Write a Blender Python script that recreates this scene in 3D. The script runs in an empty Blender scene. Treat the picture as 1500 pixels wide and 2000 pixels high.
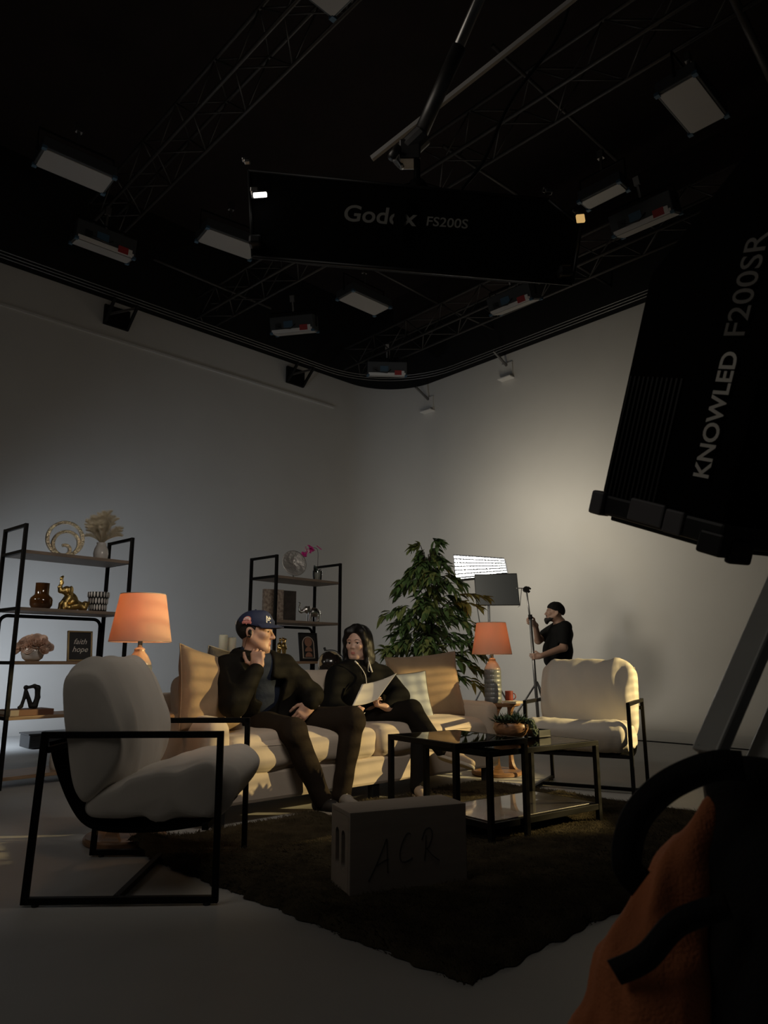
import bpy, math, random
import numpy as np
from mathutils import Vector, Matrix
random.seed(7); RNG = np.random.default_rng(11)
SC = bpy.context.scene
COL = SC.collection
PI = math.pi
def V(*a): return Vector(a if len(a) > 1 else a[0])
def ang2(deg): r = math.radians(deg); return (math.cos(r), math.sin(r))

# ---------------------------------------------------------------- materials
def mat(name, col, rough=.6, metal=0., noise=0., nscale=30., bump=0., bscale=80., spec=.5, sheen=0., stretch=None, col2=None, emit=None, estr=0., coat=0., trans=0., subsurf=0., band=(.35, .65)):
    m = bpy.data.materials.new(name); m.use_nodes = True
    nt = m.node_tree; b = nt.nodes['Principled BSDF']
    b.inputs['Base Color'].default_value = (*col, 1); b.inputs['Roughness'].default_value = rough
    b.inputs['Metallic'].default_value = metal; b.inputs['Specular IOR Level'].default_value = spec
    if sheen: b.inputs['Sheen Weight'].default_value = sheen
    if coat: b.inputs['Coat Weight'].default_value = coat
    if trans: b.inputs['Transmission Weight'].default_value = trans
    if subsurf:
        b.inputs['Subsurface Weight'].default_value = subsurf
        b.inputs['Subsurface Radius'].default_value = (.012, .004, .002)
    if emit:
        b.inputs['Emission Color'].default_value = (*emit, 1); b.inputs['Emission Strength'].default_value = estr
    vec = None
    if noise or bump or col2:
        tc = nt.nodes.new('ShaderNodeTexCoord'); mp = nt.nodes.new('ShaderNodeMapping')
        nt.links.new(tc.outputs['Object'], mp.inputs['Vector'])
        if stretch: mp.inputs['Scale'].default_value = stretch
        vec = mp.outputs['Vector']
    if noise or col2:
        n = nt.nodes.new('ShaderNodeTexNoise'); n.inputs['Scale'].default_value = nscale; n.inputs['Detail'].default_value = 4
        nt.links.new(vec, n.inputs['Vector'])
        mx = nt.nodes.new('ShaderNodeMix'); mx.data_type = 'RGBA'
        c2 = col2 or tuple(max(0, c * (1 - noise)) for c in col)
        mx.inputs['A'].default_value = (*col, 1); mx.inputs['B'].default_value = (*c2, 1)
        rp = nt.nodes.new('ShaderNodeMapRange'); rp.inputs['From Min'].default_value = band[0]; rp.inputs['From Max'].default_value = band[1]
        nt.links.new(n.outputs['Fac'], rp.inputs['Value']); nt.links.new(rp.outputs['Result'], mx.inputs['Factor'])
        nt.links.new(mx.outputs['Result'], b.inputs['Base Color'])
    if bump:
        n2 = nt.nodes.new('ShaderNodeTexNoise'); n2.inputs['Scale'].default_value = bscale; n2.inputs['Detail'].default_value = 5
        nt.links.new(vec, n2.inputs['Vector'])
        bp = nt.nodes.new('ShaderNodeBump'); bp.inputs['Strength'].default_value = bump; bp.inputs['Distance'].default_value = .01
        nt.links.new(n2.outputs['Fac'], bp.inputs['Height']); nt.links.new(bp.outputs['Normal'], b.inputs['Normal'])
    return m

M = {}
def mk(name, *a, **k): M[name] = mat(name, *a, **k)
mk('wall_paint', (.57, .545, .505), .9, noise=.04, nscale=1.2, bump=.02, bscale=60)
mk('floor_paint', (.50, .49, .465), .55, noise=.07, nscale=2.5, bump=.02, bscale=40)
mk('ceiling_black', (.020, .011, .009), .95, noise=.3, nscale=2)
mk('black_metal', (.009, .0085, .008), .55, noise=.2, nscale=60, spec=.12)
mk('truss_metal', (.07, .064, .06), .45, metal=.5)
mk('steel', (.62, .60, .57), .28, metal=1., noise=.1, nscale=25)
mk('brushed_leg', (.50, .505, .475), .45, metal=.1, noise=.08, nscale=12)
mk('dull_steel', (.30, .29, .28), .45, metal=1., noise=.15, nscale=25)
mk('white_metal', (.75, .72, .68), .45)
mk('black_fabric', (.004, .0038, .0036), .95, bump=.3, bscale=300, spec=.1)
mk('upper_black', (.006, .005, .0045), .95)
mk('black_plastic', (.012, .012, .012), .45)
mk('grey_plastic', (.14, .135, .14), .5)
mk('cream', (.70, .65, .58), .92, noise=.05, nscale=8, bump=.38, bscale=9, sheen=.15, stretch=(1, 1, .45))
mk('cream_dark', (.33, .30, .27), .92, noise=.06, nscale=8, bump=.2, bscale=250)
mk('sofa_fabric', (.62, .52, .42), .95, noise=.06, nscale=7, bump=.18, bscale=16, sheen=.15)
mk('brown_pillow', (.37, .255, .155), .95, noise=.12, nscale=9, bump=.3, bscale=20, sheen=.2)
mk('dark_pillow', (.13, .11, .085), .95, bump=.3, bscale=60)
mk('blue_pillow', (.42, .45, .48), .9, noise=.04, nscale=12, bump=.25, bscale=14)
mk('piping_dark', (.10, .085, .075), .8)
mk('oak', (.42, .27, .16), .5, noise=.35, nscale=6, stretch=(1, 14, 14), bump=.05, bscale=20)
mk('oak_grey', (.33, .25, .19), .55, noise=.3, nscale=5, stretch=(1.2, 16, 16))
mk('walnut', (.32, .17, .085), .45, noise=.4, nscale=7, stretch=(2, 2, 14))
mk('light_ply', (.37, .315, .26), .65, noise=.1, nscale=4, stretch=(1, 1, 9))
mk('marker', (.02, .018, .018), .6)
mk('dark_board', (.07, .06, .054), .22, noise=.3, nscale=5, stretch=(14, 1.2, 14), coat=.8)
mk('rug_brown', (.080, .064, .038), 1., noise=.45, nscale=9, bump=.9, bscale=160, spec=.1)
mk('shade_cloth', (.80, .58, .44), .9, bump=.25, bscale=260)
mk('ceramic_blue', (.20, .22, .235), .33, noise=.35, nscale=14, coat=.3)
mk('ceramic_clay', (.66, .50, .40), .25, coat=.4)
mk('white_ceramic', (.68, .65, .62), .22, coat=.3)
mk('gold', (.80, .56, .20), .28, metal=1., bump=.5, bscale=70)
mk('gold_smooth', (.78, .55, .22), .25, metal=1.)
mk('champagne', (.80, .68, .48), .2, metal=1., bump=1., bscale=90)
mk('silver', (.80, .78, .75), .22, metal=1., bump=.3, bscale=60)
mk('silver_matt', (.62, .60, .57), .5, metal=.75, bump=.7, bscale=45)
mk('amber_glass', (.10, .040, .012), .08, coat=.5, noise=.5, nscale=14)
mk('ivory', (.80, .74, .58), .6, bump=.1, bscale=30, subsurf=.2)
mk('pampas', (.88, .80, .64), .95)
mk('rose', (.86, .64, .52), .8, noise=.2, nscale=25)
mk('orchid', (.75, .04, .32), .6)
mk('orchid_pale', (.85, .55, .65), .6)
mk('leaf', (.17, .29, .10), .38, noise=.45, nscale=7, coat=.15)
mk('leaf_light', (.33, .40, .13), .42, noise=.35, nscale=9)
mk('leaf_lit_yellow', (.42, .36, .09), .45, noise=.3, nscale=9)
mk('bark', (.045, .032, .022), .8, bump=.6, bscale=50)
mk('succulent', (.10, .17, .10), .5, noise=.4, nscale=30)
mk('succulent_dark', (.05, .085, .05), .5, noise=.4, nscale=30)
mk('bowl_wood', (.40, .20, .10), .4, noise=.45, nscale=9, stretch=(4, 4, 22))
mk('skin_man', (.60, .36, .26), .5, noise=.08, nscale=30, subsurf=.12)
mk('skin_woman', (.66, .42, .32), .48, noise=.06, nscale=30, subsurf=.12)
mk('skin_tech', (.34, .20, .14), .55, noise=.08, nscale=30)
mk('lip_man', (.46, .20, .16), .5); mk('lip_woman', (.55, .20, .17), .4); mk('lip_tech', (.26, .12, .09), .5)
mk('hair_black', (.007, .006, .0055), .5, bump=.35, spec=.35, bscale=120, stretch=(1, 1, .08))
mk('hair_short', (.016, .012, .009), .7, bump=.8, bscale=200)
mk('eye_white', (.72, .70, .67), .25); mk('iris', (.02, .012, .008), .2)
mk('navy', (.022, .032, .082), .85, bump=.3, bscale=260)
mk('shirt_blue', (.009, .017, .040), .85, bump=.3, bscale=40)
mk('jacket', (.0105, .009, .0068), .75, spec=.12, noise=.3, nscale=6, bump=.5, bscale=18)
mk('hoodie', (.0062, .006, .0058), .85, spec=.12, bump=.4, bscale=22)
mk('trousers', (.026, .019, .0135), .9, spec=.12, bump=.35, bscale=25)
mk('leggings', (.0105, .009, .0075), .9, spec=.12, bump=.3, bscale=25)
mk('shoe_dark', (.018, .016, .015), .6); mk('shoe_grey', (.30, .27, .24), .7, bump=.4, bscale=60)
mk('shoe_tan', (.42, .33, .25), .7, bump=.4, bscale=60); mk('sole', (.50, .45, .38), .7)
mk('paper', (.80, .74, .62), .8)
mk('white_text', (.85, .82, .74), .7); mk('grey_text', (.24, .225, .20), .7); mk('faint_text', (.32, .31, .28), .7)
mk('white_thread', (.80, .77, .72), .8); mk('pink_thread', (.75, .30, .27), .8)
mk('lamp_face_off', (.40, .375, .35), .35); mk('label_red', (.36, .03, .03), .5); mk('label_blue', (.05, .11, .17), .5)
mk('panel_dark', (.045, .048, .05), .5)
mk('orange_canvas', (.80, .26, .10), .85, noise=.25, nscale=9, bump=.4, bscale=200)
mk('strap_black', (.010, .009, .009), .85, bump=.3, bscale=200)
mk('book_beige', (.40, .33, .26), .7, col2=(.17, .12, .095), nscale=38)
mk('book_dark', (.075, .060, .052), .6, noise=.4, nscale=18)
mk('book_brown', (.17, .075, .042), .6); mk('book_taupe', (.33, .28, .24), .7); mk('page', (.62, .56, .46), .8)
mk('matt_black', (.010, .010, .010), .6)
mk('frame_gold', (.55, .40, .20), .35, metal=.7)
mk('art_black', (.022, .022, .024), .6); mk('terracotta', (.40, .20, .13), .8); mk('art_cream', (.66, .57, .46), .8)
mk('globe_map', (.018, .014, .012), .2, coat=.6, col2=(.50, .38, .21), nscale=9, band=(.53, .57))
mk('red_cup', (.22, .035, .025), .4)
mk('bulb', (1, .8, .55), .4, emit=(1, .55, .25), estr=18.)

def glass_mat(name, tint=(.90, .94, .92), rough=.02, ior=1.5):
    m = bpy.data.materials.new(name); m.use_nodes = True; nt = m.node_tree; nt.nodes.clear()
    o = nt.nodes.new('ShaderNodeOutputMaterial'); t = nt.nodes.new('ShaderNodeBsdfTransparent'); g = nt.nodes.new('ShaderNodeBsdfGlossy')
    f = nt.nodes.new('ShaderNodeFresnel'); mx = nt.nodes.new('ShaderNodeMixShader')
    t.inputs['Color'].default_value = (*tint, 1); g.inputs['Roughness'].default_value = rough; f.inputs['IOR'].default_value = ior
    nt.links.new(f.outputs[0], mx.inputs[0]); nt.links.new(t.outputs[0], mx.inputs[1]); nt.links.new(g.outputs[0], mx.inputs[2]); nt.links.new(mx.outputs[0], o.inputs[0])
    M[name] = m
glass_mat('table_glass', (.80, .82, .79)); glass_mat('clear_glass', (.86, .88, .86))
def shade_mat(name):
    m = bpy.data.materials.new(name); m.use_nodes = True; nt = m.node_tree; nt.nodes.clear()
    o = nt.nodes.new('ShaderNodeOutputMaterial'); d = nt.nodes.new('ShaderNodeBsdfDiffuse'); t = nt.nodes.new('ShaderNodeBsdfTranslucent'); mx = nt.nodes.new('ShaderNodeMixShader')
    tc = nt.nodes.new('ShaderNodeTexCoord'); w = nt.nodes.new('ShaderNodeTexNoise'); w.inputs['Scale'].default_value = 180
    mp = nt.nodes.new('ShaderNodeMapping'); mp.inputs['Scale'].default_value = (1, 1, .25)
    bp = nt.nodes.new('ShaderNodeBump'); bp.inputs['Strength'].default_value = .25
    nt.links.new(tc.outputs['Object'], mp.inputs[0]); nt.links.new(mp.outputs[0], w.inputs['Vector']); nt.links.new(w.outputs['Fac'], bp.inputs['Height'])
    d.inputs['Color'].default_value = (.82, .66, .54, 1); t.inputs['Color'].default_value = (.82, .52, .34, 1); mx.inputs[0].default_value = .45
    nt.links.new(bp.outputs[0], d.inputs['Normal'])
    nt.links.new(d.outputs[0], mx.inputs[1]); nt.links.new(t.outputs[0], mx.inputs[2]); nt.links.new(mx.outputs[0], o.inputs[0]); M[name] = m
shade_mat('shade')
def emis(name, col, s):
    m = bpy.data.materials.new(name); m.use_nodes = True; nt = m.node_tree; nt.nodes.clear()
    o = nt.nodes.new('ShaderNodeOutputMaterial'); e = nt.nodes.new('ShaderNodeEmission'); e.inputs[0].default_value = (*col, 1); e.inputs[1].default_value = s
    nt.links.new(e.outputs[0], o.inputs[0]); M[name] = m

# ---------------------------------------------------------------- objects
def tag(o, label=None, cat=None, group=None, kind=None):
    if label: o['label'] = label
    if cat: o['category'] = cat
    if group: o['group'] = group
    if kind: o['kind'] = kind
    return o
def thing(name, label, cat, loc=(0, 0, 0), rz=0., group=None):
    o = bpy.data.objects.new(name, None); COL.objects.link(o); o.location = loc; o.rotation_euler = (0, 0, math.radians(rz)); o.empty_display_size = .05
    return tag(o, label, cat, group)
def link_mesh(name, me, mats, parent=None, smooth=True, bevel=0., loc=None, rot=None):
    o = bpy.data.objects.new(name, me); COL.objects.link(o)
    for m in (mats if isinstance(mats, (list, tuple)) else [mats]): me.materials.append(M[m] if isinstance(m, str) else m)
    if smooth:
        me.polygons.foreach_set('use_smooth', [True] * len(me.polygons))
    if parent: o.parent = parent
    if bevel:
        b = o.modifiers.new('bevel', 'BEVEL'); b.width = bevel; b.segments = 2; b.limit_method = 'ANGLE'
    if loc is not None: o.location = loc
    if rot is not None: o.rotation_euler = rot
    return o
def copy_tree(o, parent=None):
    c = o.copy(); COL.objects.link(c)
    if parent: c.parent = parent
    for ch in o.children: copy_tree(ch, c)
    return c

class MB:
    def __init__(s): s.v = []; s.f = []; s.mi = []; s.cur = 0
    def add(s, vs, fs):
        n = len(s.v); s.v += [tuple(p) for p in vs]; s.f += [tuple(i + n for i in f) for f in fs]; s.mi += [s.cur] * len(fs); return s
    def hexa(s, c):   # 8 corners: bottom ring 0-3, top ring 4-7
        return s.add(c, [(3, 2, 1, 0), (4, 5, 6, 7), (0, 1, 5, 4), (1, 2, 6, 5), (2, 3, 7, 6), (3, 0, 4, 7)])
    def box(s, c, size, mx=None):
        x, y, z = (a / 2 for a in size)
        pts = [V(-x, -y, -z), V(x, -y, -z), V(x, y, -z), V(-x, y, -z), V(-x, -y, z), V(x, -y, z), V(x, y, z), V(-x, y, z)]
        if mx is not None: pts = [mx @ p for p in pts]
        return s.hexa([p + V(c) for p in pts])
    def beam(s, a, b, w, h=None, up=(0, 0, 1), ext=0.):
        a, b = V(a), V(b); h = h or w; d = (b - a).normalized(); a = a - d * ext; b = b + d * ext
        up = V(up)
        if abs(d.dot(up)) > .98: up = V(0, 1, 0) if abs(d.y) < .9 else V(1, 0, 0)
        x = d.cross(up).normalized(); y = x.cross(d)
        r = lambda p: [p + x * sx * w / 2 + y * sy * h / 2 for sx, sy in ((-1, -1), (1, -1), (1, 1), (-1, 1))]
        return s.hexa(r(a) + r(b))
    def tube(s, pts, r, n=10, closed=False, cap=True):
        pts = [V(p) for p in pts]; m = len(pts); rr = r if isinstance(r, (list, tuple)) else [r] * m
        vs = []; fs = []; prev = None
        for i, p in enumerate(pts):
            if closed: d = pts[(i + 1) % m] - pts[i - 1]
            else: d = pts[min(i + 1, m - 1)] - pts[max(i - 1, 0)]
            d.normalize()
            if prev is None:
                x = d.cross(V(0, 0, 1));
                if x.length < .05: x = d.cross(V(1, 0, 0))
            else: x = prev - d * prev.dot(d)
            x.normalize(); prev = x; y = d.cross(x)
            vs += [p + (x * math.cos(2 * PI * k / n) + y * math.sin(2 * PI * k / n)) * rr[i] for k in range(n)]
        for i in range(m if closed else m - 1):
            j = (i + 1) % m
            fs += [(i * n + k, i * n + (k + 1) % n, j * n + (k + 1) % n, j * n + k) for k in range(n)]
        if cap and not closed: fs += [tuple(range(n))[::-1], tuple((m - 1) * n + k for k in range(n))]
        return s.add(vs, fs)
    def lathe(s, prof, c=(0, 0, 0), n=28, mx=None, wob=None):
        vs = []; fs = []; m = len(prof)
        for i, (r, z) in enumerate(prof):
            for k in range(n):
                a = 2 * PI * k / n; q = r * (wob(a, z) if wob else 1)
                p = V(q * math.cos(a), q * math.sin(a), z)
                vs.append((mx @ p if mx is not None else p) + V(c))
        for i in range(m - 1): fs += [(i * n + k, i * n + (k + 1) % n, (i + 1) * n + (k + 1) % n, (i + 1) * n + k) for k in range(n)]
        fs += [tuple(range(n))[::-1], tuple((m - 1) * n + k for k in range(n))]
        return s.add(vs, fs)
    def ell(s, c, r, n=16, mx=None):
        vs = []; fs = []; m = n // 2
        for i in range(m + 1):
            t = PI * i / m
            for k in range(n):
                a = 2 * PI * k / n; p = V(r[0] * math.sin(t) * math.cos(a), r[1] * math.sin(t) * math.sin(a), -r[2] * math.cos(t))
                vs.append((mx @ p if mx is not None else p) + V(c))
        for i in range(m): fs += [(i * n + k, i * n + (k + 1) % n, (i + 1) * n + (k + 1) % n, (i + 1) * n + k) for k in range(n)]
        return s.add(vs, fs)
    def prism(s, poly, a, b):   # poly: list of 2D points -> extrude between functions a(p), b(p)
        n = len(poly); vs = [a(p) for p in poly] + [b(p) for p in poly]
        return s.add(vs, [tuple(range(n))[::-1], tuple(range(n, 2 * n))] + [(i, (i + 1) % n, n + (i + 1) % n, n + i) for i in range(n)])
    def mesh(s, name):
        me = bpy.data.meshes.new(name); me.from_pydata(s.v, [], s.f); me.update(); me.validate(); return me
    def build(s, name, mats, parent=None, smooth=False, bevel=0., loc=None, rot=None, angle=None):
        me = s.mesh(name); o = link_mesh(name, me, mats, parent, smooth, bevel, loc, rot)
        if isinstance(mats, (list, tuple)) and len(s.mi) == len(me.polygons): me.polygons.foreach_set('material_index', s.mi)
        if smooth and angle: me.set_sharp_from_angle(angle=math.radians(angle))
        return o

def arc(c, r, a0, a1, n, plane='xz'):
    out = []
    for i in range(n + 1):
        a = math.radians(a0 + (a1 - a0) * i / n); x, y = r * math.cos(a), r * math.sin(a)
        out.append({'xz': (c[0] + x, c[1], c[2] + y), 'yz': (c[0], c[1] + x, c[2] + y), 'xy': (c[0] + x, c[1] + y, c[2])}[plane])
    return out

# ---------------------------------------------------------------- soft shapes: distance fields polygonised by surface nets
class Field:
    def __init__(s): s.ops = []; s.fold = None
    def cap(s, a, b, ra, rb=None, k=.02, neg=False): s.ops.append(('c', np.array(a, float), np.array(b, float), ra, ra if rb is None else rb, k, neg)); return s
    def chain(s, pts, rs, k=.02, neg=False):
        for i in range(len(pts) - 1): s.cap(pts[i], pts[i + 1], rs[i], rs[i + 1], k, neg)
        return s
    def ell(s, c, r, mx=None, k=.02, neg=False):
        R = np.eye(3) if mx is None else np.array(mx, float); s.ops.append(('e', np.array(c, float), np.array(r, float), R, k, neg)); return s
    def box(s, c, half, rnd=.01, mx=None, k=.02, neg=False):
        R = np.eye(3) if mx is None else np.array(mx, float); s.ops.append(('b', np.array(c, float), np.array(half, float), rnd, R, k, neg)); return s
    def bounds(s, op):
        if op[0] == 'c': lo = np.minimum(op[1] - op[3], op[2] - op[4]); hi = np.maximum(op[1] + op[3], op[2] + op[4])
        elif op[0] == 'e': e = np.abs(op[3]) @ op[2]; lo, hi = op[1] - e, op[1] + e
        else: e = np.abs(op[4]) @ op[2]; lo, hi = op[1] - e, op[1] + e
        return lo, hi
    def mesh(s, name, vox):
        B = [s.bounds(o) for o in s.ops if not o[-1]]
        lo = np.min([b[0] for b in B], 0) - 4 * vox; hi = np.max([b[1] for b in B], 0) + 4 * vox
        n = np.ceil((hi - lo) / vox).astype(int) + 1
        D = np.full(n, .2, np.float32)
        ax = [lo[i] + vox * np.arange(n[i]) for i in range(3)]
        for o in s.ops:
            k = o[-2]; b0, b1 = s.bounds(o); mg = k + 3 * vox + .012
            i0 = np.maximum(np.floor((b0 - mg - lo) / vox).astype(int), 0); i1 = np.minimum(np.ceil((b1 + mg - lo) / vox).astype(int) + 1, n)
            if (i1 <= i0).any(): continue
            sl = tuple(slice(i0[i], i1[i]) for i in range(3))
            X, Y, Z = np.meshgrid(*[ax[i][sl[i]] for i in range(3)], indexing='ij')
            P = np.stack([X, Y, Z], -1)
            if o[0] == 'c':
                a, b = o[1], o[2]; ab = b - a; L = max(ab @ ab, 1e-9)
                t = np.clip(((P - a) @ ab) / L, 0, 1); d = np.linalg.norm(P - a - t[..., None] * ab, axis=-1) - (o[3] + (o[4] - o[3]) * t)
            elif o[0] == 'e':
                q = (P - o[1]) @ o[3]; k0 = np.linalg.norm(q / o[2], axis=-1); k1 = np.linalg.norm(q / (o[2] ** 2), axis=-1)
                d = np.where(k1 > 1e-6, k0 * (k0 - 1) / np.maximum(k1, 1e-6), -o[2].min())
            else:
                q = np.abs((P - o[1]) @ o[4]) - (o[2] - o[3])
                d = np.linalg.norm(np.maximum(q, 0), axis=-1) + np.minimum(q.max(-1), 0) - o[3]
            c = D[sl]; h = np.maximum(k - np.abs(c + d if o[-1] else c - d), 0) / k
            D[sl] = np.maximum(c, -d) + h * h * k / 4 if o[-1] else np.minimum(c, d) - h * h * k / 4
        if s.fold:
            X, Y, Z = np.meshgrid(*ax, indexing='ij'); D += s.fold(X, Y, Z).astype(np.float32)
        return nets(D, lo, vox, name)
def nets(D, lo, vox, name):
    I = D < 0
    c = np.zeros(np.array(D.shape) - 1, np.int8)
    for dx in (0, 1):
        for dy in (0, 1):
            for dz in (0, 1): c += I[dx:D.shape[0] - 1 + dx, dy:D.shape[1] - 1 + dy, dz:D.shape[2] - 1 + dz]
    act = (c > 0) & (c < 8); idx = np.argwhere(act); N = len(idx)
    num = np.full(act.shape, -1, np.int64); num[act] = np.arange(N)
    acc = np.zeros((N, 3)); cnt = np.zeros(N)
    cor = [(a, b, d) for a in (0, 1) for b in (0, 1) for d in (0, 1)]
    for p in cor:
        for q in cor:
            if sum(q) - sum(p) == 1 and all(y >= x for x, y in zip(p, q)):
                va = D[idx[:, 0] + p[0], idx[:, 1] + p[1], idx[:, 2] + p[2]].astype(float); vb = D[idx[:, 0] + q[0], idx[:, 1] + q[1], idx[:, 2] + q[2]].astype(float)
                m = (va < 0) != (vb < 0); t = np.where(m, va / np.where(m, va - vb, 1), 0)
                acc += m[:, None] * (np.array(p) + t[:, None] * (np.array(q) - np.array(p))); cnt += m
    ver = lo + vox * (idx + acc / np.maximum(cnt, 1)[:, None])
    F = []
    for a in range(3):
        b, d = (a + 1) % 3, (a + 2) % 3
        sl0 = [slice(None)] * 3; sl1 = [slice(None)] * 3; sl0[a] = slice(0, -1); sl1[a] = slice(1, None)
        e = I[tuple(sl0)] != I[tuple(sl1)]; E = np.argwhere(e)
        E = E[(E[:, b] > 0) & (E[:, d] > 0) & (E[:, b] < D.shape[b] - 1) & (E[:, d] < D.shape[d] - 1)]
        def cell(ob, od):
            q = E.copy(); q[:, b] -= ob; q[:, d] -= od; return num[q[:, 0], q[:, 1], q[:, 2]]
        Q = np.stack([cell(1, 1), cell(0, 1), cell(0, 0), cell(1, 0)], 1)
        fl = ~I[E[:, 0], E[:, 1], E[:, 2]]; Q[fl] = Q[fl][:, ::-1]; F.append(Q)
    F = np.concatenate(F)
    me = bpy.data.meshes.new(name); me.vertices.add(N); me.vertices.foreach_set('co', ver.astype(np.float32).ravel())
    me.loops.add(4 * len(F)); me.loops.foreach_set('vertex_index', F.astype(np.int32).ravel())
    me.polygons.add(len(F)); me.polygons.foreach_set('loop_start', np.arange(0, 4 * len(F), 4, dtype=np.int32)); me.polygons.foreach_set('loop_total', np.full(len(F), 4, np.int32))
    me.update(calc_edges=True); me.validate(); return me
def relax(o, it=2, f=.5):
    m = o.modifiers.new('relax', 'SMOOTH'); m.iterations = it; m.factor = f; return o
def wave(amp, fr, seed=0, ori=(1, 1, 1)):
    r = np.random.default_rng(seed); ks = r.normal(size=(7, 3)) * fr * np.array(ori); ph = r.uniform(0, 6.28, 7); am = r.uniform(.4, 1, 7)
    def f(X, Y, Z):
        w = np.sin(X * ks[0, 0] + Y * ks[0, 1] + Z * ks[0, 2]) * 1.3
        t = 0
        for q, p, a in zip(ks[1:], ph[1:], am[1:]): t = t + a * np.sin(X * q[0] + Y * q[1] + Z * q[2] + p + w)
        return t * amp / 3
    return f
def soft(name, fld, vox, mats, parent=None, it=2, **k): return relax(link_mesh(name, fld.mesh(name, vox), mats, parent, True, **k), it)

# ---------------------------------------------------------------- upholstery
def cushion(name, w, d, h, m, parent, loc, rot=(0, 0, 0), r=.06, puff=.03, n=22, seed=0, wr=.004):
    """rounded, puffed box cushion"""
    vs = []; fs = []; key = {}
    rg = np.random.default_rng(seed); ks = rg.normal(size=(6, 3)) * 16; ph = rg.uniform(0, 6.28, 6)
    H = np.array([w, d, h]) / 2
    def pt(q):
        q = np.array(q); inner = H - min(r, h / 2 - .001); p = q * H; c = np.clip(p, -inner, inner); e = p - c; L = np.linalg.norm(e)
        if L > 1e-9: p = c + e / L * min(r, h / 2 - .001)
        pf = (1 - q[0] ** 4) * (1 - q[1] ** 4); p[2] += puff * pf * q[2]
        p[0] += puff * .12 * q[0] * (1 - q[1] ** 2) * (1 - q[2] ** 2); p[1] += puff * .12 * q[1] * (1 - q[0] ** 2) * (1 - q[2] ** 2)
        ed = max(abs(q[0]), abs(q[1])) ** 3
        return p + (q * (wr * (.3 + ed)) * sum(math.sin(k @ p + f) for k, f in zip(ks, ph)) / 2)
    def vid(q):
        kx = tuple(round(a * 1e4) for a in q)
        if kx not in key: key[kx] = len(vs); vs.append(tuple(pt(q)))
        return key[kx]
    sp = [math.sin(t * PI / 2 * .98) / math.sin(PI / 2 * .98) for t in np.linspace(-1, 1, n + 1)]
    for a in range(3):
        for sgn in (-1, 1):
            for i in range(n):
                for j in range(n):
                    quad = []
                    for x, y in ((i, j), (i + 1, j), (i + 1, j + 1), (i, j + 1)):
                        q = [0, 0, 0]; q[a] = sgn; q[(a + 1) % 3] = sp[x]; q[(a + 2) % 3] = sp[y]; quad.append(vid(q))
                    fs.append(quad if sgn > 0 else quad[::-1])
    me = bpy.data.meshes.new(name); me.from_pydata(vs, [], fs); me.update()
    return link_mesh(name, me, m, parent, True, 0, loc, rot)
def throw_pillow(w, h, t, seed=0, n=26, slouch=.0):
    """knife-edged pillow standing in the x-z plane, thickness along y"""
    mb = MB(); rg = np.random.default_rng(seed); ks = rg.normal(size=(5, 2)) * 4; ph = rg.uniform(0, 6.28, 5)
    ring = []
    def P(i, j, s):
        a = -1 + 2 * i / n; b = -1 + 2 * j / n
        th = t / 2 * (max(0, (1 - a ** 4) * (1 - b ** 4)) ** .55)
        wob = sum(math.sin(k[0] * a + k[1] * b + p) for k, p in zip(ks, ph)) * .004 * (1 - a ** 6) * (1 - b ** 6)
        pin = 1 - .07 * (1 - a * a) * b * b; pin2 = 1 - .07 * (1 - b * b) * a * a
        return (a * w / 2 * pin2, s * th + wob + slouch * (b * b), b * h / 2 * pin)
    vs = []; ids = {}
    for s in (-1, 1):
        for i in range(n + 1):
            for j in range(n + 1):
                edge = i in (0, n) or j in (0, n)
                if edge and s > 0: ids[(s, i, j)] = ids[(-1, i, j)]; continue
                ids[(s, i, j)] = len(vs); vs.append(P(i, j, s))
    fs = []
    for s in (-1, 1):
        for i in range(n):
            for j in range(n):
                q = [ids[(s, i, j)], ids[(s, i + 1, j)], ids[(s, i + 1, j + 1)], ids[(s, i, j + 1)]]; fs.append(q if s < 0 else q[::-1])
    mb.add(vs, fs)
    ring = [vs[ids[(-1, i, 0)]] for i in range(n)] + [vs[ids[(-1, n, j)]] for j in range(n)] + [vs[ids[(-1, n - i, n)]] for i in range(n)] + [vs[ids[(-1, 0, n - j)]] for j in range(n)]
    return mb, ring
def spline(pts, n, closed=False):
    pts = [np.array(p, float) for p in pts]; out = []; m = len(pts)
    for i in range(m if closed else m - 1):
        p0, p1, p2, p3 = (pts[(i - 1) % m], pts[i], pts[(i + 1) % m], pts[(i + 2) % m]) if closed else (pts[max(i - 1, 0)], pts[i], pts[i + 1], pts[min(i + 2, m - 1)])
        for k in range(n):
            t = k / n; out.append(.5 * (2 * p1 + (p2 - p0) * t + (2 * p0 - 5 * p1 + 4 * p2 - p3) * t * t + (3 * p1 - p0 - 3 * p2 + p3) * t ** 3))
    if not closed: out.append(pts[-1])
    return out
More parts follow.
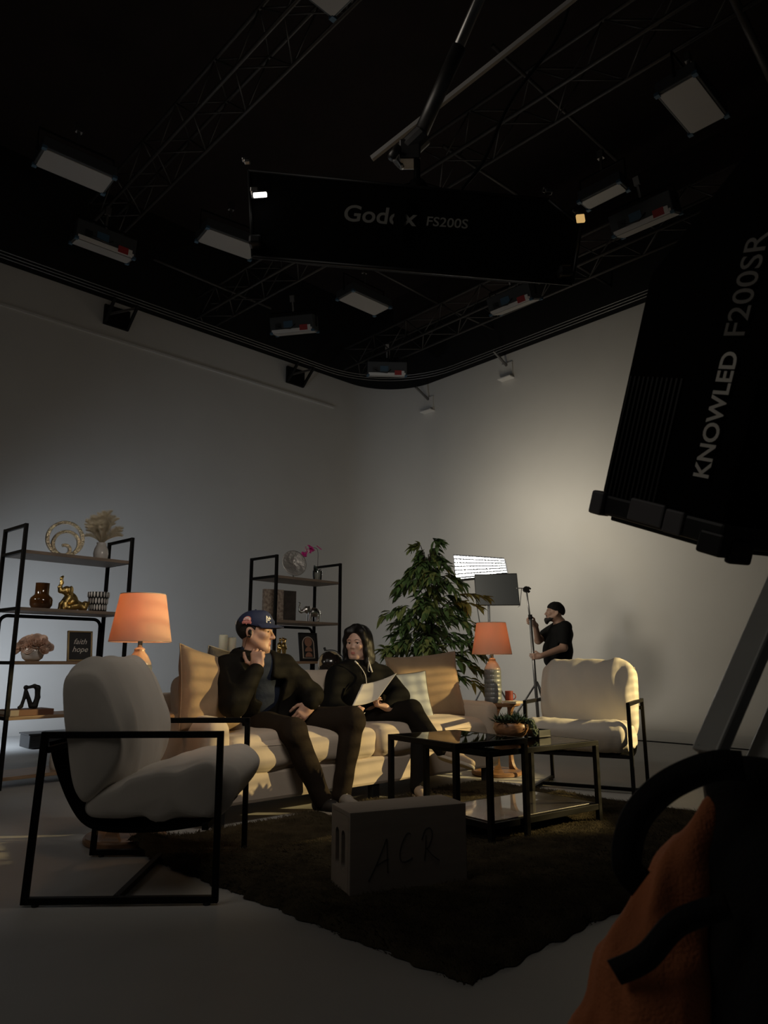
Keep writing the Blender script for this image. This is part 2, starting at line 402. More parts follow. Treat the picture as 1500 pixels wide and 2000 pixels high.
def loft_cushion(name, prof, width, m, parent, ns=30, seed=0, wr=.006, edge=.75):
    """closed x-z profile swept across y with puffed, tucked-in ends"""
    pr = spline(prof, 8, True); c = sum(pr) / len(pr); n = len(pr); vs = []; fs = []
    rg = np.random.default_rng(seed); ks = rg.normal(size=(6, 3)) * np.array([14, 30, 14]); ph = rg.uniform(0, 6.28, 6)
    for j in range(ns + 1):
        t = math.sin((-1 + 2 * j / ns) * PI / 2)
        s = max(0., 1 - abs(t) ** 7) ** .5; s = edge + (1 - edge) * s if abs(t) < .9999 else edge - .1
        for p in pr:
            q = c + (p - c) * s; y = t * width / 2; w3 = np.array([q[0], y, q[1]])
            d = (p - c); L = np.linalg.norm(d); dd = d / L
            w = wr * (.35 + abs(t) ** 3) * sum(math.sin(k @ w3 + f) for k, f in zip(ks, ph)) / 2
            vs.append((q[0] + dd[0] * w, y, q[1] + dd[1] * w))
    for j in range(ns): fs += [(j * n + k, j * n + (k + 1) % n, (j + 1) * n + (k + 1) % n, (j + 1) * n + k) for k in range(n)]
    cc = len(vs); vs += [(c[0], -width / 2 - .012, c[1]), (c[0], width / 2 + .012, c[1])]
    fs += [(k, cc, (k + 1) % n) for k in range(n)] + [(ns * n + k, ns * n + (k + 1) % n, cc + 1) for k in range(n)]
    me = bpy.data.meshes.new(name); me.from_pydata(vs, [], [f[::-1] for f in fs]); me.update()
    return link_mesh(name, me, m, parent, True)
def text_mesh(name, body, size, m, parent, mx, ext=.0006, align='CENTER', shear=0., spacing=1., bold=0.):
    cu = bpy.data.curves.new(name + '_curve', 'FONT'); cu.body = body; cu.size = size; cu.extrude = ext; cu.align_x = align; cu.shear = shear; cu.space_character = spacing; cu.offset = bold; cu.resolution_u = 4
    t = bpy.data.objects.new('tmp', cu); COL.objects.link(t); dg = bpy.context.evaluated_depsgraph_get(); dg.update()
    me = bpy.data.meshes.new_from_object(t.evaluated_get(dg)); bpy.data.objects.remove(t); bpy.data.curves.remove(cu)
    me.name = name; me.materials.clear(); me.transform(mx)
    return link_mesh(name, me, m, parent, False)
def basis(o, x, y):
    x = V(x).normalized(); y = V(y); y = (y - x * y.dot(x)).normalized(); z = x.cross(y)
    return Matrix(((x.x, y.x, z.x, o[0]), (x.y, y.y, z.y, o[1]), (x.z, y.z, z.z, o[2]), (0, 0, 0, 1)))
# ================================================================ the room
ROOM = 43.5
UX, UY = ang2(ROOM)              # along the left wall, away from the camera
NX, NY = UY, -UX                 # along the right wall, towards the camera
HW = 6.40                        # wall height
CORN = V(.16, 14.49, 0)
def room(a, b, z=0.):            # a: distance from the corner along the left wall, b: along the right wall
    return V(CORN.x - UX * a + NX * b, CORN.y - UY * a + NY * b, z)
def wall_sheet(name, side, z0=0., z1=HW, cove=True, m='wall_paint'):
    RC, RV = 1.15, .75; prof = []
    if cove:
        for i in range(9):
            t = PI / 2 * i / 8; prof.append((RV * (1 - math.sin(t)), RV * (1 - math.cos(t))))
        prof += [(0, z) for z in np.linspace(RV + .4, z1, 8)]
    else: prof = [(0, z) for z in np.linspace(z0, z1, 3)]
    far = [RC + 1.] + list(np.linspace(RC + 1.6, 17., 24))
    if side == 'left': plan = [('r', q) for q in (RC + 1., RC + .4, RC + .03)] + [('c', math.radians(90 * i / 28)) for i in range(29)] + [('l', q) for q in [RC + .03, RC + .4] + far]
    else: plan = [('r', q) for q in far[::-1]]
    vs = []; n = len(prof)
    for kind, q in plan:
        for off, z in prof:
            if kind == 'r': vs.append(room(off, q, z))
            elif kind == 'l': vs.append(room(q, off, z))
            else: r = RC - off; vs.append(room(RC - r * math.cos(q), RC - r * math.sin(q), z))
    fs = []
    for i in range(len(plan) - 1):
        for k in range(n - 1): fs.append((i * n + k, i * n + k + 1, (i + 1) * n + k + 1, (i + 1) * n + k))
    mb = MB(); mb.add(vs, fs); o = mb.build(name, m, None, True); o['kind'] = 'structure'
    sd = o.modifiers.new('solid', 'SOLIDIFY'); sd.thickness = .12; sd.offset = -1; sd.use_rim = False
    return o
wall_sheet('wall_left', 'left'); wall_sheet('wall_right', 'right')
wall_sheet('trim_3', 'left', HW, 8.25, False, 'upper_black'); wall_sheet('trim_4', 'right', HW, 8.25, False, 'upper_black')
mb = MB(); mb.add([room(-.5, -.5, 0), room(24, -.5, 0), room(24, 24, 0), room(-.5, 24, 0)], [(0, 1, 2, 3)]); mb.add([room(-.5, -.5, -.1), room(24, -.5, -.1), room(24, 24, -.1), room(-.5, 24, -.1)], [(3, 2, 1, 0)])
mb.build('floor', 'floor_paint')['kind'] = 'structure'
mb = MB(); a, b, c, d = room(-1, -1), room(22, -1), room(22, 22), room(-1, 22)
mb.hexa([p + V(0, 0, 8.2) for p in (a, b, c, d)] + [p + V(0, 0, 8.35) for p in (a, b, c, d)])
mb.build('ceiling', 'ceiling_black')['kind'] = 'structure'
# ledge strip on the left wall
mb = MB(); mb.beam(room(1.6, .012, 5.78), room(12, .012, 5.78), .03, .035); mb.build('trim_1', 'wall_paint')['kind'] = 'structure'

# curtain track: triple rail that follows the walls
def rail_pts(off, z):
    R = 1.7; out = [room(12.5, off, z), room(6, off, z), room(off + R, off, z)]
    for i in range(1, 12):
        t = math.radians(90 * i / 12); out.append(room(off + R - R * math.sin(t), off + R - R * math.cos(t), z))
    return out + [room(off, off + R, z), room(off, 5, z), room(off, 10, z)]
t = thing('curtain_track', 'thin triple curtain track curving round the top of the studio walls', 'track', room(.3, .3, 6.3))
for k in range(3):
    mb = MB(); mb.tube([p - t.location for p in rail_pts(.33 + .05 * k, 6.31 + .02 * k)], .008, 6); mb.build('rail', 'dull_steel', t, True)
# soffit brackets in the left wall, cable trays on the right
BR = 'black brackets under the track'
for i, (a_, lab) in enumerate(((9.55, 'black bracket under the curtain track at the far left end'), (6.0, 'black truss bracket under the curtain track, middle of three'), (2.55, 'black truss bracket under the curtain track nearest the wall corner'))):
    t = thing('wall_bracket', lab, 'bracket', room(a_, 0, 5.98), 0, BR); mb = MB()
    rel = lambda a, b, z: room(a_ + a, b, z) - room(a_, 0, 0)
    mb.hexa([rel(-.2, 0, 0), rel(.2, 0, 0), rel(.2, .05, 0), rel(-.2, .05, 0), rel(-.2, 0, .32), rel(.2, 0, .32), rel(.2, .05, .32), rel(-.2, .05, .32)]); mb.build('back_plate', 'black_metal', t)
    for s_ in (-.18, .18):
        mb = MB(); mb.beam(rel(s_, .03, .02), rel(s_, .36, .3), .04); mb.build('arm', 'black_metal', t)
    mb = MB(); mb.beam(rel(-.18, .3, .28), rel(.18, .12, .12), .03); mb.build('brace', 'dull_steel', t)
for i, (b_, z_, lab) in enumerate(((3.05, 5.92, 'small white bracket on the right wall further from the corner'), (1.1, 5.80, 'small white bracket on the right wall close to the corner'))):
    t = thing('junction_bracket', lab, 'bracket', room(0, b_, z_), 0, 'white wall brackets')
    mb = MB(); rel = lambda a, b, z: room(a, b_ + b, z) - room(0, b_, 0)
    mb.hexa([rel(0, -.12, 0), rel(0, .12, 0), rel(.03, .12, 0), rel(.03, -.12, 0), rel(0, -.12, .3), rel(0, .12, .3), rel(.03, .12, .3), rel(.03, -.12, .3)]); mb.build('plate', 'wall_paint', t)
    mb = MB(); mb.hexa([rel(.0, -.14, -.02), rel(0, .14, -.02), rel(.14, .14, -.02), rel(.14, -.14, -.02), rel(0, -.14, .0), rel(0, .14, 0), rel(.14, .14, 0), rel(.14, -.14, 0)]); mb.build('foot', 'white_metal', t)
    mb = MB(); mb.beam(rel(.03, 0, .25), rel(.4, 0, .42), .035); mb.build('arm', 'dull_steel', t)

# ---------------------------------------------------------------- grid: trusses, pipes, panel lights
def truss(p0, p1, w, label, sq=True, seg=.42, r=.022):
    p0, p1 = V(p0), V(p1); t = thing('lighting_truss', label, 'truss', p0, 0, 'ceiling trusses'); d = (p1 - p0); L = d.length; d.normalize()
    s = d.cross(V(0, 0, 1)).normalized() * (w / 2); up = V(0, 0, w / 2)
    cor = [s + up, s - up, -s - up, -s + up]
    for c_ in cor:
        mb = MB(); mb.tube([c_, c_ + d * L], r, 8); mb.build('chord', 'truss_metal', t, True)
    mb = MB(); n = int(L / seg)
    for k in range(n):
        for i in range(4):
            a_, b_ = cor[i], cor[(i + 1) % 4]
            if (k + i) % 2: a_, b_ = b_, a_
            mb.tube([a_ + d * (k * seg), b_ + d * ((k + 1) * seg)], r * .45, 5)
    mb.build('lattice', 'truss_metal', t, True); return t
truss((.55, 7.9, 6.9), (4.4, 4.0, 6.9), .42, 'dark box truss running up to the right just above the hanging black softbox')
truss((-.62, 13.1, 6.6), (4.9, 7.3, 6.6), .42, 'dark box truss nearest the right wall, passing above the small panel lights')
truss((-3.95, 9.0, 6.9), (.6, 4.2, 6.9), .40, 'dark box truss on the left rising between the two left panel lights')
truss((-3.9, 12.2, 6.8), (-.9, 9.4, 6.8), .38, 'dark box truss at the far left behind the hanging softbox')
def pipe(p0, p1, r, label, m='truss_metal'):
    p0, p1 = V(p0), V(p1); mb = MB(); mb.tube([V(0, 0, 0), p1 - p0], r, 8); o = mb.build('ceiling_pipe', m, None, True, loc=p0); return tag(o, label, 'pipe', 'ceiling pipes')
pipe((.72, 7.6, 7.0), (2.1, 8.8, 7.0), .022, 'thin grey ceiling pipe crossing behind the top right of the softbox')
pipe((1.1, 6.15, 7.0), (2.9, 7.85, 7.0), .022, 'thin grey ceiling pipe near the top edge right of the boom pole')
pipe((-.35, 10.2, 7.0), (1.05, 11.6, 7.0), .022, 'thin grey ceiling pipe above the centre panel light')
pipe((1.15, 11.7, 7.0), (2.75, 13.1, 7.0), .022, 'thin grey ceiling pipe ending at the right wall')
pipe((-3.4, 9.6, 6.7), (-1.9, 11.1, 6.7), .022, 'thin grey ceiling pipe below the left side panel light')
pipe((2.3, 9.5, 6.9), (3.9, 10.9, 6.9), .022, 'thin grey ceiling pipe behind the small right panel light')
pipe((3.0, 5.2, 6.7), (4.35, 6.7, 6.7), .04, 'thick dark ceiling pipe beside the large right panel light')
mb = MB(); mb.hexa([room(1.0, 1.6, 7.0), room(1.0, 12, 7.0), room(1.5, 12, 7.0), room(1.5, 1.6, 7.0), room(1.0, 1.6, 7.5), room(1.0, 12, 7.5), room(1.5, 12, 7.5), room(1.5, 1.6, 7.5)])
o = mb.build('trim_2', 'ceiling_black'); o['kind'] = 'structure'

def panel_light(c, rz, label, w=.70, d=.33, tilt=(0, 0), side=False):
    t = thing('panel_light', label, 'studio light', c, rz, 'ceiling panel lights'); t.rotation_euler[0] = math.radians(tilt[0]); t.rotation_euler[1] = math.radians(tilt[1])
    hh = .25 if side else .13
    mb = MB(); mb.box((0, 0, .01 + hh / 2), (w + .05, d + .05, hh)); mb.build('housing', 'panel_dark', t, bevel=.01)
    mb = MB(); mb.box((0, 0, .005), (w, d, .012)); mb.build('diffuser', 'lamp_face_off', t, bevel=.003)
    for sx, sy in ((-1, -1), (1, -1), (1, 1), (-1, 1)):
        mb = MB(); mb.box((sx * (w / 2 + .01), sy * (d / 2 + .01), .01), (.05, .05, .035)); mb.build('corner_guard', 'label_blue', t, bevel=.004)
    mb = MB(); mb.tube([(-w / 2 - .04, 0, .08), (-w / 2 - .04, 0, .34), (w / 2 + .04, 0, .34), (w / 2 + .04, 0, .08)], .013, 8); mb.build('yoke', 'black_metal', t, True)
    mb = MB(); mb.tube([(0, 0, .34), (0, 0, .52)], .02, 8); mb.box((0, 0, .54), (.07, .05, .1)); mb.build('clamp', 'dull_steel', t)
    if side:
        for yy in (-d / 2 - .027,):
            mb = MB(); mb.box((0, yy, .032), (w, .006, .055)); mb.build('side_strip', 'white_metal', t)
            mb = MB(); mb.box((w * .30, yy - .006, .062), (.13, .008, .085)); mb.build('label', 'label_red', t)['label'] = 'red label'
            mb = MB(); mb.box((w * .43, yy - .006, .062), (.05, .008, .07)); mb.build('label', 'white_metal', t)['label'] = 'white label'
            mb = MB(); mb.box((-w * .08, yy - .004, .13), (.15, .006, .10)); mb.build('control_panel', 'label_blue', t)
            mb = MB(); mb.box((-w * .33, yy - .006, .11), (.09, .01, .08)); mb.build('socket', 'black_plastic', t)
            mb = MB(); mb.tube([(-w * .33, yy - .01, .11), (-w * .2, yy - .07, .06), (0, yy - .06, .05), (w * .1, yy - .01, .12)], .008, 6); mb.build('cable', 'black_plastic', t, True)
    return t
panel_light((-3.303, 6.757, 6.0), 41, 'switched off panel light high at the far left of the studio')
panel_light((-1.94, 8.12, 6.0), 36, 'switched off panel light partly behind the left end of the hanging softbox')
panel_light((-.29, 9.64, 6.0), 43, 'switched off panel light below the middle of the hanging softbox')
panel_light((2.91, 5.83, 6.0), 44, 'large switched off panel light at the upper right')
panel_light((2.47, 7.17, 6.0), 134, 'narrow switched off panel light just right of the hanging softbox', w=.47, d=.18)
panel_light((-.50, 4.60, 6.0), 44, 'panel light cut by the top edge of the picture', w=.5, d=.28)
panel_light((-3.59, 8.27, 6.0), 41.5, 'panel light with red label seen edge on above the left wall', tilt=(8, 0), d=.20, side=True)
panel_light((-1.42, 10.6, 6.0), -12, 'panel light with red label seen from the side above the middle bracket', w=.66, tilt=(18, 0), d=.24, side=True)
panel_light((.05, 12.6, 6.1), 3, 'farthest panel light with red label, hanging at the wall corner', w=.68, tilt=(18, 0), d=.24, side=True)
panel_light((1.95, 9.75, 6.0), -44, 'panel light with red label hanging along the right wall, far one', w=.68, tilt=(22, 0), d=.26, side=True)
panel_light((3.16, 7.72, 6.0), -44, 'panel light with red label hanging along the right wall, near one', w=.70, tilt=(22, 0), d=.26, side=True)

# ---------------------------------------------------------------- black softbox on the boom overhead
def softbox_text(t, mx, items):
    for body, size, off, m, bold, nm in items:
        text_mesh(nm, body, size, m, t, mx @ Matrix.Translation(off), align='LEFT', bold=bold)
A_, B_, C_, D_ = V(-.505, 2.5, 2.405), V(.69, 2.4, 2.235), V(.735, 2.4, 2.47), V(-.535, 2.5, 2.78)
E_ = V(.62, 2.4, 2.58)
t = thing('boom_softbox', 'long black softbox hanging overhead from the boom, lettered FS200S', 'softbox', (.1, 2.45, 2.6)); o0 = t.location
back = V(.03, .30, .10)
mb = MB(); F0 = [A_, B_, C_, E_, D_]; F1 = [p + back + (V(.1, 2.45, 2.55) - p) * .25 for p in F0]
n = 5; mb.add([p - o0 for p in F0 + F1], [tuple(range(n)), tuple(range(2 * n - 1, n - 1, -1))] + [(i + n, (i + 1) % n + n, (i + 1) % n, i) for i in range(n)])
mb.build('fabric_shell', 'black_fabric', t)
mb = MB()
for p, q in ((A_, B_), (B_, C_), (C_, E_), (E_, D_), (D_, A_)): mb.tube([p - o0, q - o0], .007, 8)
mb.build('rim', 'black_plastic', t, True)
for p, lab, big in ((V(-.485, 2.44, 2.632), 'bright steel clip', 1.), (V(-.53, 2.44, 2.775), 'small steel clip', .5), (V(.61, 2.36, 2.585), 'small steel clip', .6), (V(.71, 2.34, 2.475), 'bright steel clip', .7)):
    mb = MB(); mb.box(p - o0, (.045 * big, .02, .022 * big)); mb.box(p - o0 + V(-.012, 0, .018 * big), (.03 * big, .02, .02 * big)); mb.build('corner_clip', 'steel', t, bevel=.003)['label'] = lab
for p in (V(-.49, 2.47, 2.45), V(.66, 2.38, 2.27)):
    mb = MB(); mb.box(p - o0, (.05, .05, .04)); mb.build('corner_joint', 'black_plastic', t, bevel=.01)
mxg = basis(V(-.158, 2.452, 2.522) - o0, B_ - A_, V(0, .02, 1))
softbox_text(t, mxg, [('Godox', .098, V(0, 0, .012), 'faint_text', .0016, 'lettering'), ('FS200S', .055, V(.318, .006, .012), 'faint_text', .0006, 'lettering')])
mb = MB(); mb.hexa([mxg @ V(x, y, z) for z in (.014, .02) for x, y in ((.199, -.05), (.238, -.05), (.232, .14), (.193, .14))]); mb.build('strap', 'black_fabric', t)  # dark strip added where shade swallows part of the lettering
mb = MB(); mb.box(V(.47, 2.44, 2.60) - o0, (.14, .03, .025)); mb.build('tab', 'book_brown', t, bevel=.004)['label'] = 'dull red tab'
emis('glint_white', (1, .98, .92), 2.2); emis('glint_amber', (1, .62, .22), .55)
for p, sz, m_ in ((V(-.472, 2.425, 2.620), (.052, .012, .018), 'glint_white'), (V(.712, 2.325, 2.452), (.03, .012, .03), 'glint_amber')):
    mb = MB(); mb.box(p - o0, sz, Matrix.Rotation(-.08, 3, 'Y')); mb.build('clip_glint', m_, t, bevel=.003)['label'] = 'glowing glint at the corner clip'  # small emissive chips stand in for lamp glints on the steel clips
# boom arm with clamp head
J = V(.106, 2.62, 3.0)
t = thing('boom_stand', 'steel boom pole with clamp head that carries the hanging softbox', 'boom stand', J)
mb = MB(); mb.tube([V(.02, 0, -.02), V(.275, -.22, .485), V(.43, -.36, .80), V(.9, -.78, 1.75)], .024, 14); mb.build('pole', 'steel', t, True)
mb = MB(); mb.tube([V(.02, 0, -.02), V(.20, -.15, .33)], .031, 14); mb.build('sleeve', 'dull_steel', t, True)
mb = MB(); mb.beam(V(-.16, .16, .055), V(.69, -.12, .60), .018, .02); mb.beam(V(.69, -.12, .60), V(1.2, -.29, .93), .018, .02); mb.build('cross_arm', 'white_metal', t)
mb = MB(); mb.tube([V(-.06, .02, -.07), V(.06, -.02, .03)], .045, 14); mb.box((0, 0, -.05), (.09, .08, .09)); mb.build('clamp', 'dull_steel', t, bevel=.008)
mb = MB(); mb.tube([V(-.05, -.05, -.06), V(-.075, -.07, -.12)], .018, 10); mb.build('knob', 'dull_steel', t, True)
mb = MB(); mb.tube([V(.03, -.02, -.08), V(.03, -.02, -.22)], .014, 10); mb.tube([V(.03, -.02, -.2), V(.03, -.02, -.28)], .034, 12); mb.build('spigot', 'black_metal', t, True)
for s in (-1, 1):
    mb = MB(); mb.tube([V(.03, -.02, -.2), V(.03 + s * .14, -.02, -.25), V(.03 + s * .32, -.03, -.30 - s * .06)], .012, 8); mb.build('yoke_arm', 'black_metal', t, True)
cp = spline([(.86, 2.6, 3.9), (.76, 2.62, 3.55), (.55, 2.66, 3.25), (.42, 2.66, 2.95), (.33, 2.62, 2.80), (.30, 2.55, 2.70)], 8)
mb = MB(); mb.tube([V(p) for p in cp], .008, 8); tag(mb.build('power_cable', 'black_plastic', None, True), 'dark red power cable hanging in a curve beside the boom pole', 'cable')

# ---------------------------------------------------------------- big black lamp head in the right foreground
Fc = V(.71, 1.5, 1.116); Lc = V(.539, 1.8, 1.256); e1 = (Lc - Fc); W1 = e1.length; e1.normalize()
U_ = (V(.645, 1.6, 1.797) - Lc); U_ = (U_ - e1 * U_.dot(e1)).normalized(); e2 = e1.cross(U_).normalized()
if e2.x < 0: e2 = -e2
t = thing('lamp_head', 'blurred black studio lamp head tilted in the right foreground, lettered F200SR', 'studio light', Fc)
mx3 = Matrix((e1, e2, U_)).transposed()
def bx(name, a, b, c, m, bevel=.004):
    mb = MB(); mb.hexa([mx3 @ V(x, y, z) for z in c for x, y in ((a[0], b[0]), (a[1], b[0]), (a[1], b[1]), (a[0], b[1]))]); return mb.build(name, m, t, bevel=bevel)
mb = MB(); mb.hexa([mx3 @ V(x, y, .05) for x, y in ((.006, .004), (W1 - .006, .004), (W1 - .006, .5), (.006, .5))] + [mx3 @ V(*p) for p in ((.006, .004, 1.05), (W1 - .006, .004, .60), (W1 - .006, .44, .60), (.006, .44, 1.05))]); mb.build('housing', 'black_fabric', t, bevel=.01)
bx('front_rim', (0, W1), (0, .5), (0, .052), 'black_plastic', .008)
mb = MB()
for k in range(12):
    x = W1 * .52 + k * (W1 * .45 / 12); mb.hexa([mx3 @ V(a_, b_, c_) for c_ in (.052, .35) for a_, b_ in ((x, -.001), (x + .005, -.001), (x + .005, .004), (x, .004))])
mb.build('rib', 'black_plastic', t)
for a_, b_, c_, m_ in (((W1 - .03, W1 + .012), (-.012, .03), (-.004, .056), 'grey_plastic'), ((W1 * .42, W1 * .70), (-.006, .004), (.006, .06), 'grey_plastic'), ((W1 * .27, W1 * .41), (-.007, .003), (.0, .055), 'grey_plastic'), ((-.012, .05), (-.012, .03), (-.02, .03), 'black_plastic'), ((-.02, .0), (.02, .09), (-.03, .02), 'black_plastic')):
    bx('corner_bracket', a_, b_, c_, m_, .006)
bx('light_trim', (.02, W1 - .03), (.03, .46), (-.012, .004), 'panel_dark', .003)
# lettering runs up the face
mxt = Matrix.Translation(mx3 @ V(.082, -.003, .135)) @ basis((0, 0, 0), U_, e1)
nrm = -e2
if mxt.to_3x3().col[2].dot(nrm) < 0:
    mxt = Matrix.Translation(mx3 @ V(.082, -.003, .135)) @ basis((0, 0, 0), U_, -e1)
softbox_text(t, mxt, [('KNOWLED', .055, V(0, -.018, .002), 'white_text', .0012, 'lettering'), ('F200SR', .072, V(.305, -.022, .002), 'grey_text', .0004, 'lettering')])

# stand leg and sandbag in the right foreground
t = thing('stand_leg', 'blurred bright steel stand leg at the right edge', 'light stand', (.95, 1.42, 0))
L0 = t.location
mb = MB(); mb.beam(V(.72, 1.25, 1.06) - L0, V(.520, 1.205, .735) - L0, .022, .062, up=(.3, -1, .1)); mb.build('leg', 'brushed_leg', t, bevel=.004)
mb = MB(); mb.beam(V(.80, 1.26, 1.02) - L0, V(.53, 1.17, .62) - L0, .022, .055, up=(.3, -1, .1)); mb.build('leg', 'brushed_leg', t, bevel=.004)
mb = MB(); mb.beam(V(.525, 1.205, .75) - L0, V(.57, 1.21, .02) - L0, .02, .045, up=(.3, -1, .1)); mb.beam(V(.52, 1.17, .62) - L0, V(.62, 1.17, .02) - L0, .02, .04, up=(.3, -1, .1)); mb.build('lower_leg', 'dull_steel', t, bevel=.004)
mb = MB(); mb.tube([V(0, 0, .6), V(0, 0, 1.5)], .02, 12); mb.tube([V(.72, 1.24, 1.06) - L0, V(0, 0, 1.3)], .014, 10); mb.beam(V(.62, 1.17, .02) - L0, V(0, 0, .62), .03); mb.build('column', 'dull_steel', t)
t = thing('sandbag', 'blurred orange and black sandbag slung over the stand leg', 'sandbag', (.42, 1.1, .3))
S0 = np.array((.42, 1.1, .3))
f = Field(); pt = lambda *a: np.array(a) - S0
f.chain([pt(.475, 1.10, .67), pt(.42, 1.09, .58), pt(.365, 1.08, .46), pt(.34, 1.08, .33), pt(.34, 1.08, .22)], [.018, .042, .070, .095, .085], k=.03)
f.chain([pt(.46, 1.12, .6), pt(.44, 1.11, .45), pt(.43, 1.1, .28)], [.03, .06, .08], k=.03)
f.chain([pt(.27, 1.06, .38), pt(.268, 1.06, .26)], [.03, .05], k=.04)
f.fold = wave(.006, 28, 3, (1.3, 1.3, .35)); soft('pouch', f, .007, 'orange_canvas', t)['label'] = 'orange canvas pouch'
f = Field(); f.chain([pt(.52, 1.10, .69), pt(.53, 1.08, .58), pt(.53, 1.06, .42), pt(.53, 1.05, .22)], [.045, .085, .12, .12], k=.03)
f.chain([pt(.50, 1.1, .71), pt(.56, 1.1, .715)], [.03, .03], k=.03)
f.fold = wave(.004, 24, 5, (1.3, 1.3, .35)); soft('pouch', f, .008, 'strap_black', t)['label'] = 'black canvas pouch'
def strap(pts, w, name='strap', th=.006, wd=(0, -1, .2)):
    q = [V(p) - V(S0) for p in spline(pts, 8)]; mb = MB(); vs = []; fs = []
    for i, p in enumerate(q):
        d = (q[min(i + 1, len(q) - 1)] - q[max(i - 1, 0)]).normalized(); n_ = V(wd).normalized(); s_ = d.cross(n_).normalized() * w / 2; n2 = n_ * th / 2
        vs += [p + s_ + n2, p - s_ + n2, p - s_ - n2, p + s_ - n2]
    for i in range(len(q) - 1): fs += [(4 * i + k, 4 * i + (k + 1) % 4, 4 * i + 4 + (k + 1) % 4, 4 * i + 4 + k) for k in range(4)]
    fs += [(3, 2, 1, 0), tuple(4 * (len(q) - 1) + k for k in range(4))]
    mb.add(vs, fs); return mb.build(name, 'strap_black', t, True)
strap([(.50, 1.05, .738), (.46, 1.04, .740), (.419, 1.04, .728), (.379, 1.04, .707), (.347, 1.04, .677), (.331, 1.04, .644), (.327, 1.04, .610), (.345, 1.045, .588)], .040, 'handle')
strap([(.44, 1.0, .575), (.375, 1.0, .555), (.33, 1.0, .515), (.295, 1.02, .49)], .03)
strap([(.33, .985, .30), (.325, .985, .27), (.32, .985, .22)], .05)
strap([(.405, .985, .38), (.40, .985, .30), (.39, .985, .22)], .04)
# ================================================================ furniture
# ---------------------------------------------------------------- rug
RA = 45.0; r1 = ang2(RA); r2 = (-r1[1], r1[0])
def rug():
    L1, L2 = 2.72, 2.06; o = V(.234, 2.208, 0); n1, n2 = 190, 150; vs = []; fs = []
    w1 = wave(.010, 9, 21); w2 = wave(.007, 34, 22); w3 = wave(.012, 7, 23)
    for i in range(n1 + 1):
        for j in range(n2 + 1):
            a, b = L1 * i / n1, L2 * j / n2; e = min(a, b, L1 - a, L2 - b)
            ja = .012 * math.sin(b * 23) + .01 * math.sin(b * 57 + 1); jb = .012 * math.sin(a * 21) + .01 * math.sin(a * 49)
            fa = max(0, 1 - min(a, L1 - a) / .08); fb = max(0, 1 - min(b, L2 - b) / .08)
            z = .004 + .028 * min(1, e / .045) ** .6
            z += (w1(a, b, 0.) + w2(a * 1.0, b * .5, 0.)) * min(1, e / .08) * .7
            cu = math.hypot(a - .03, b - L2 + .05)   # far left corner, curled up
            if cu < .26: z += .055 * (1 - cu / .26) ** 1.2
            cu2 = math.hypot(a - L1 + .35, b - L2 + .75)
            z += .015 * math.exp(-(cu2 / .2) ** 2)
            vs.append((a * r1[0] + b * r2[0] + ja * fa, a * r1[1] + b * r2[1] + jb * fb, max(.003, z)))
    for i in range(n1):
        for j in range(n2): q = i * (n2 + 1) + j; fs.append((q, q + n2 + 1, q + n2 + 2, q + 1))
    # tufts: leaning blades in the same pile
    base = len(vs); g = np.random.default_rng(5); N = 52000
    A = g.uniform(0, L1, N); B = g.uniform(0, L2, N); TH = g.normal(0, .7, N) + w3(A, B, 0 * A) * 90 + 2.4
    LN = g.uniform(.018, .04, N); Wd = g.uniform(.0018, .0035, N)
    k = 0
    for a, b, th, ln, wd in zip(A, B, TH, LN, Wd):
        i, j = min(n1, int(a / L1 * n1)), min(n2, int(b / L2 * n2)); p = vs[i * (n2 + 1) + j]
        x, y, z = a * r1[0] + b * r2[0], a * r1[1] + b * r2[1], p[2] - .004
        c, s = math.cos(th), math.sin(th)
        vs += [(x - s * wd, y + c * wd, z), (x + s * wd, y - c * wd, z), (x + c * ln * .8 , y + s * ln * .8, z + ln * .5)]
        fs.append((base + k, base + k + 1, base + k + 2)); k += 3
    me = bpy.data.meshes.new('rug'); me.from_pydata(vs, [], fs); me.update()
    o_ = link_mesh('rug', me, 'rug_brown', None, True, loc=o); tag(o_, 'dark brown shaggy rug under the coffee tables and box', 'rug')
rug()

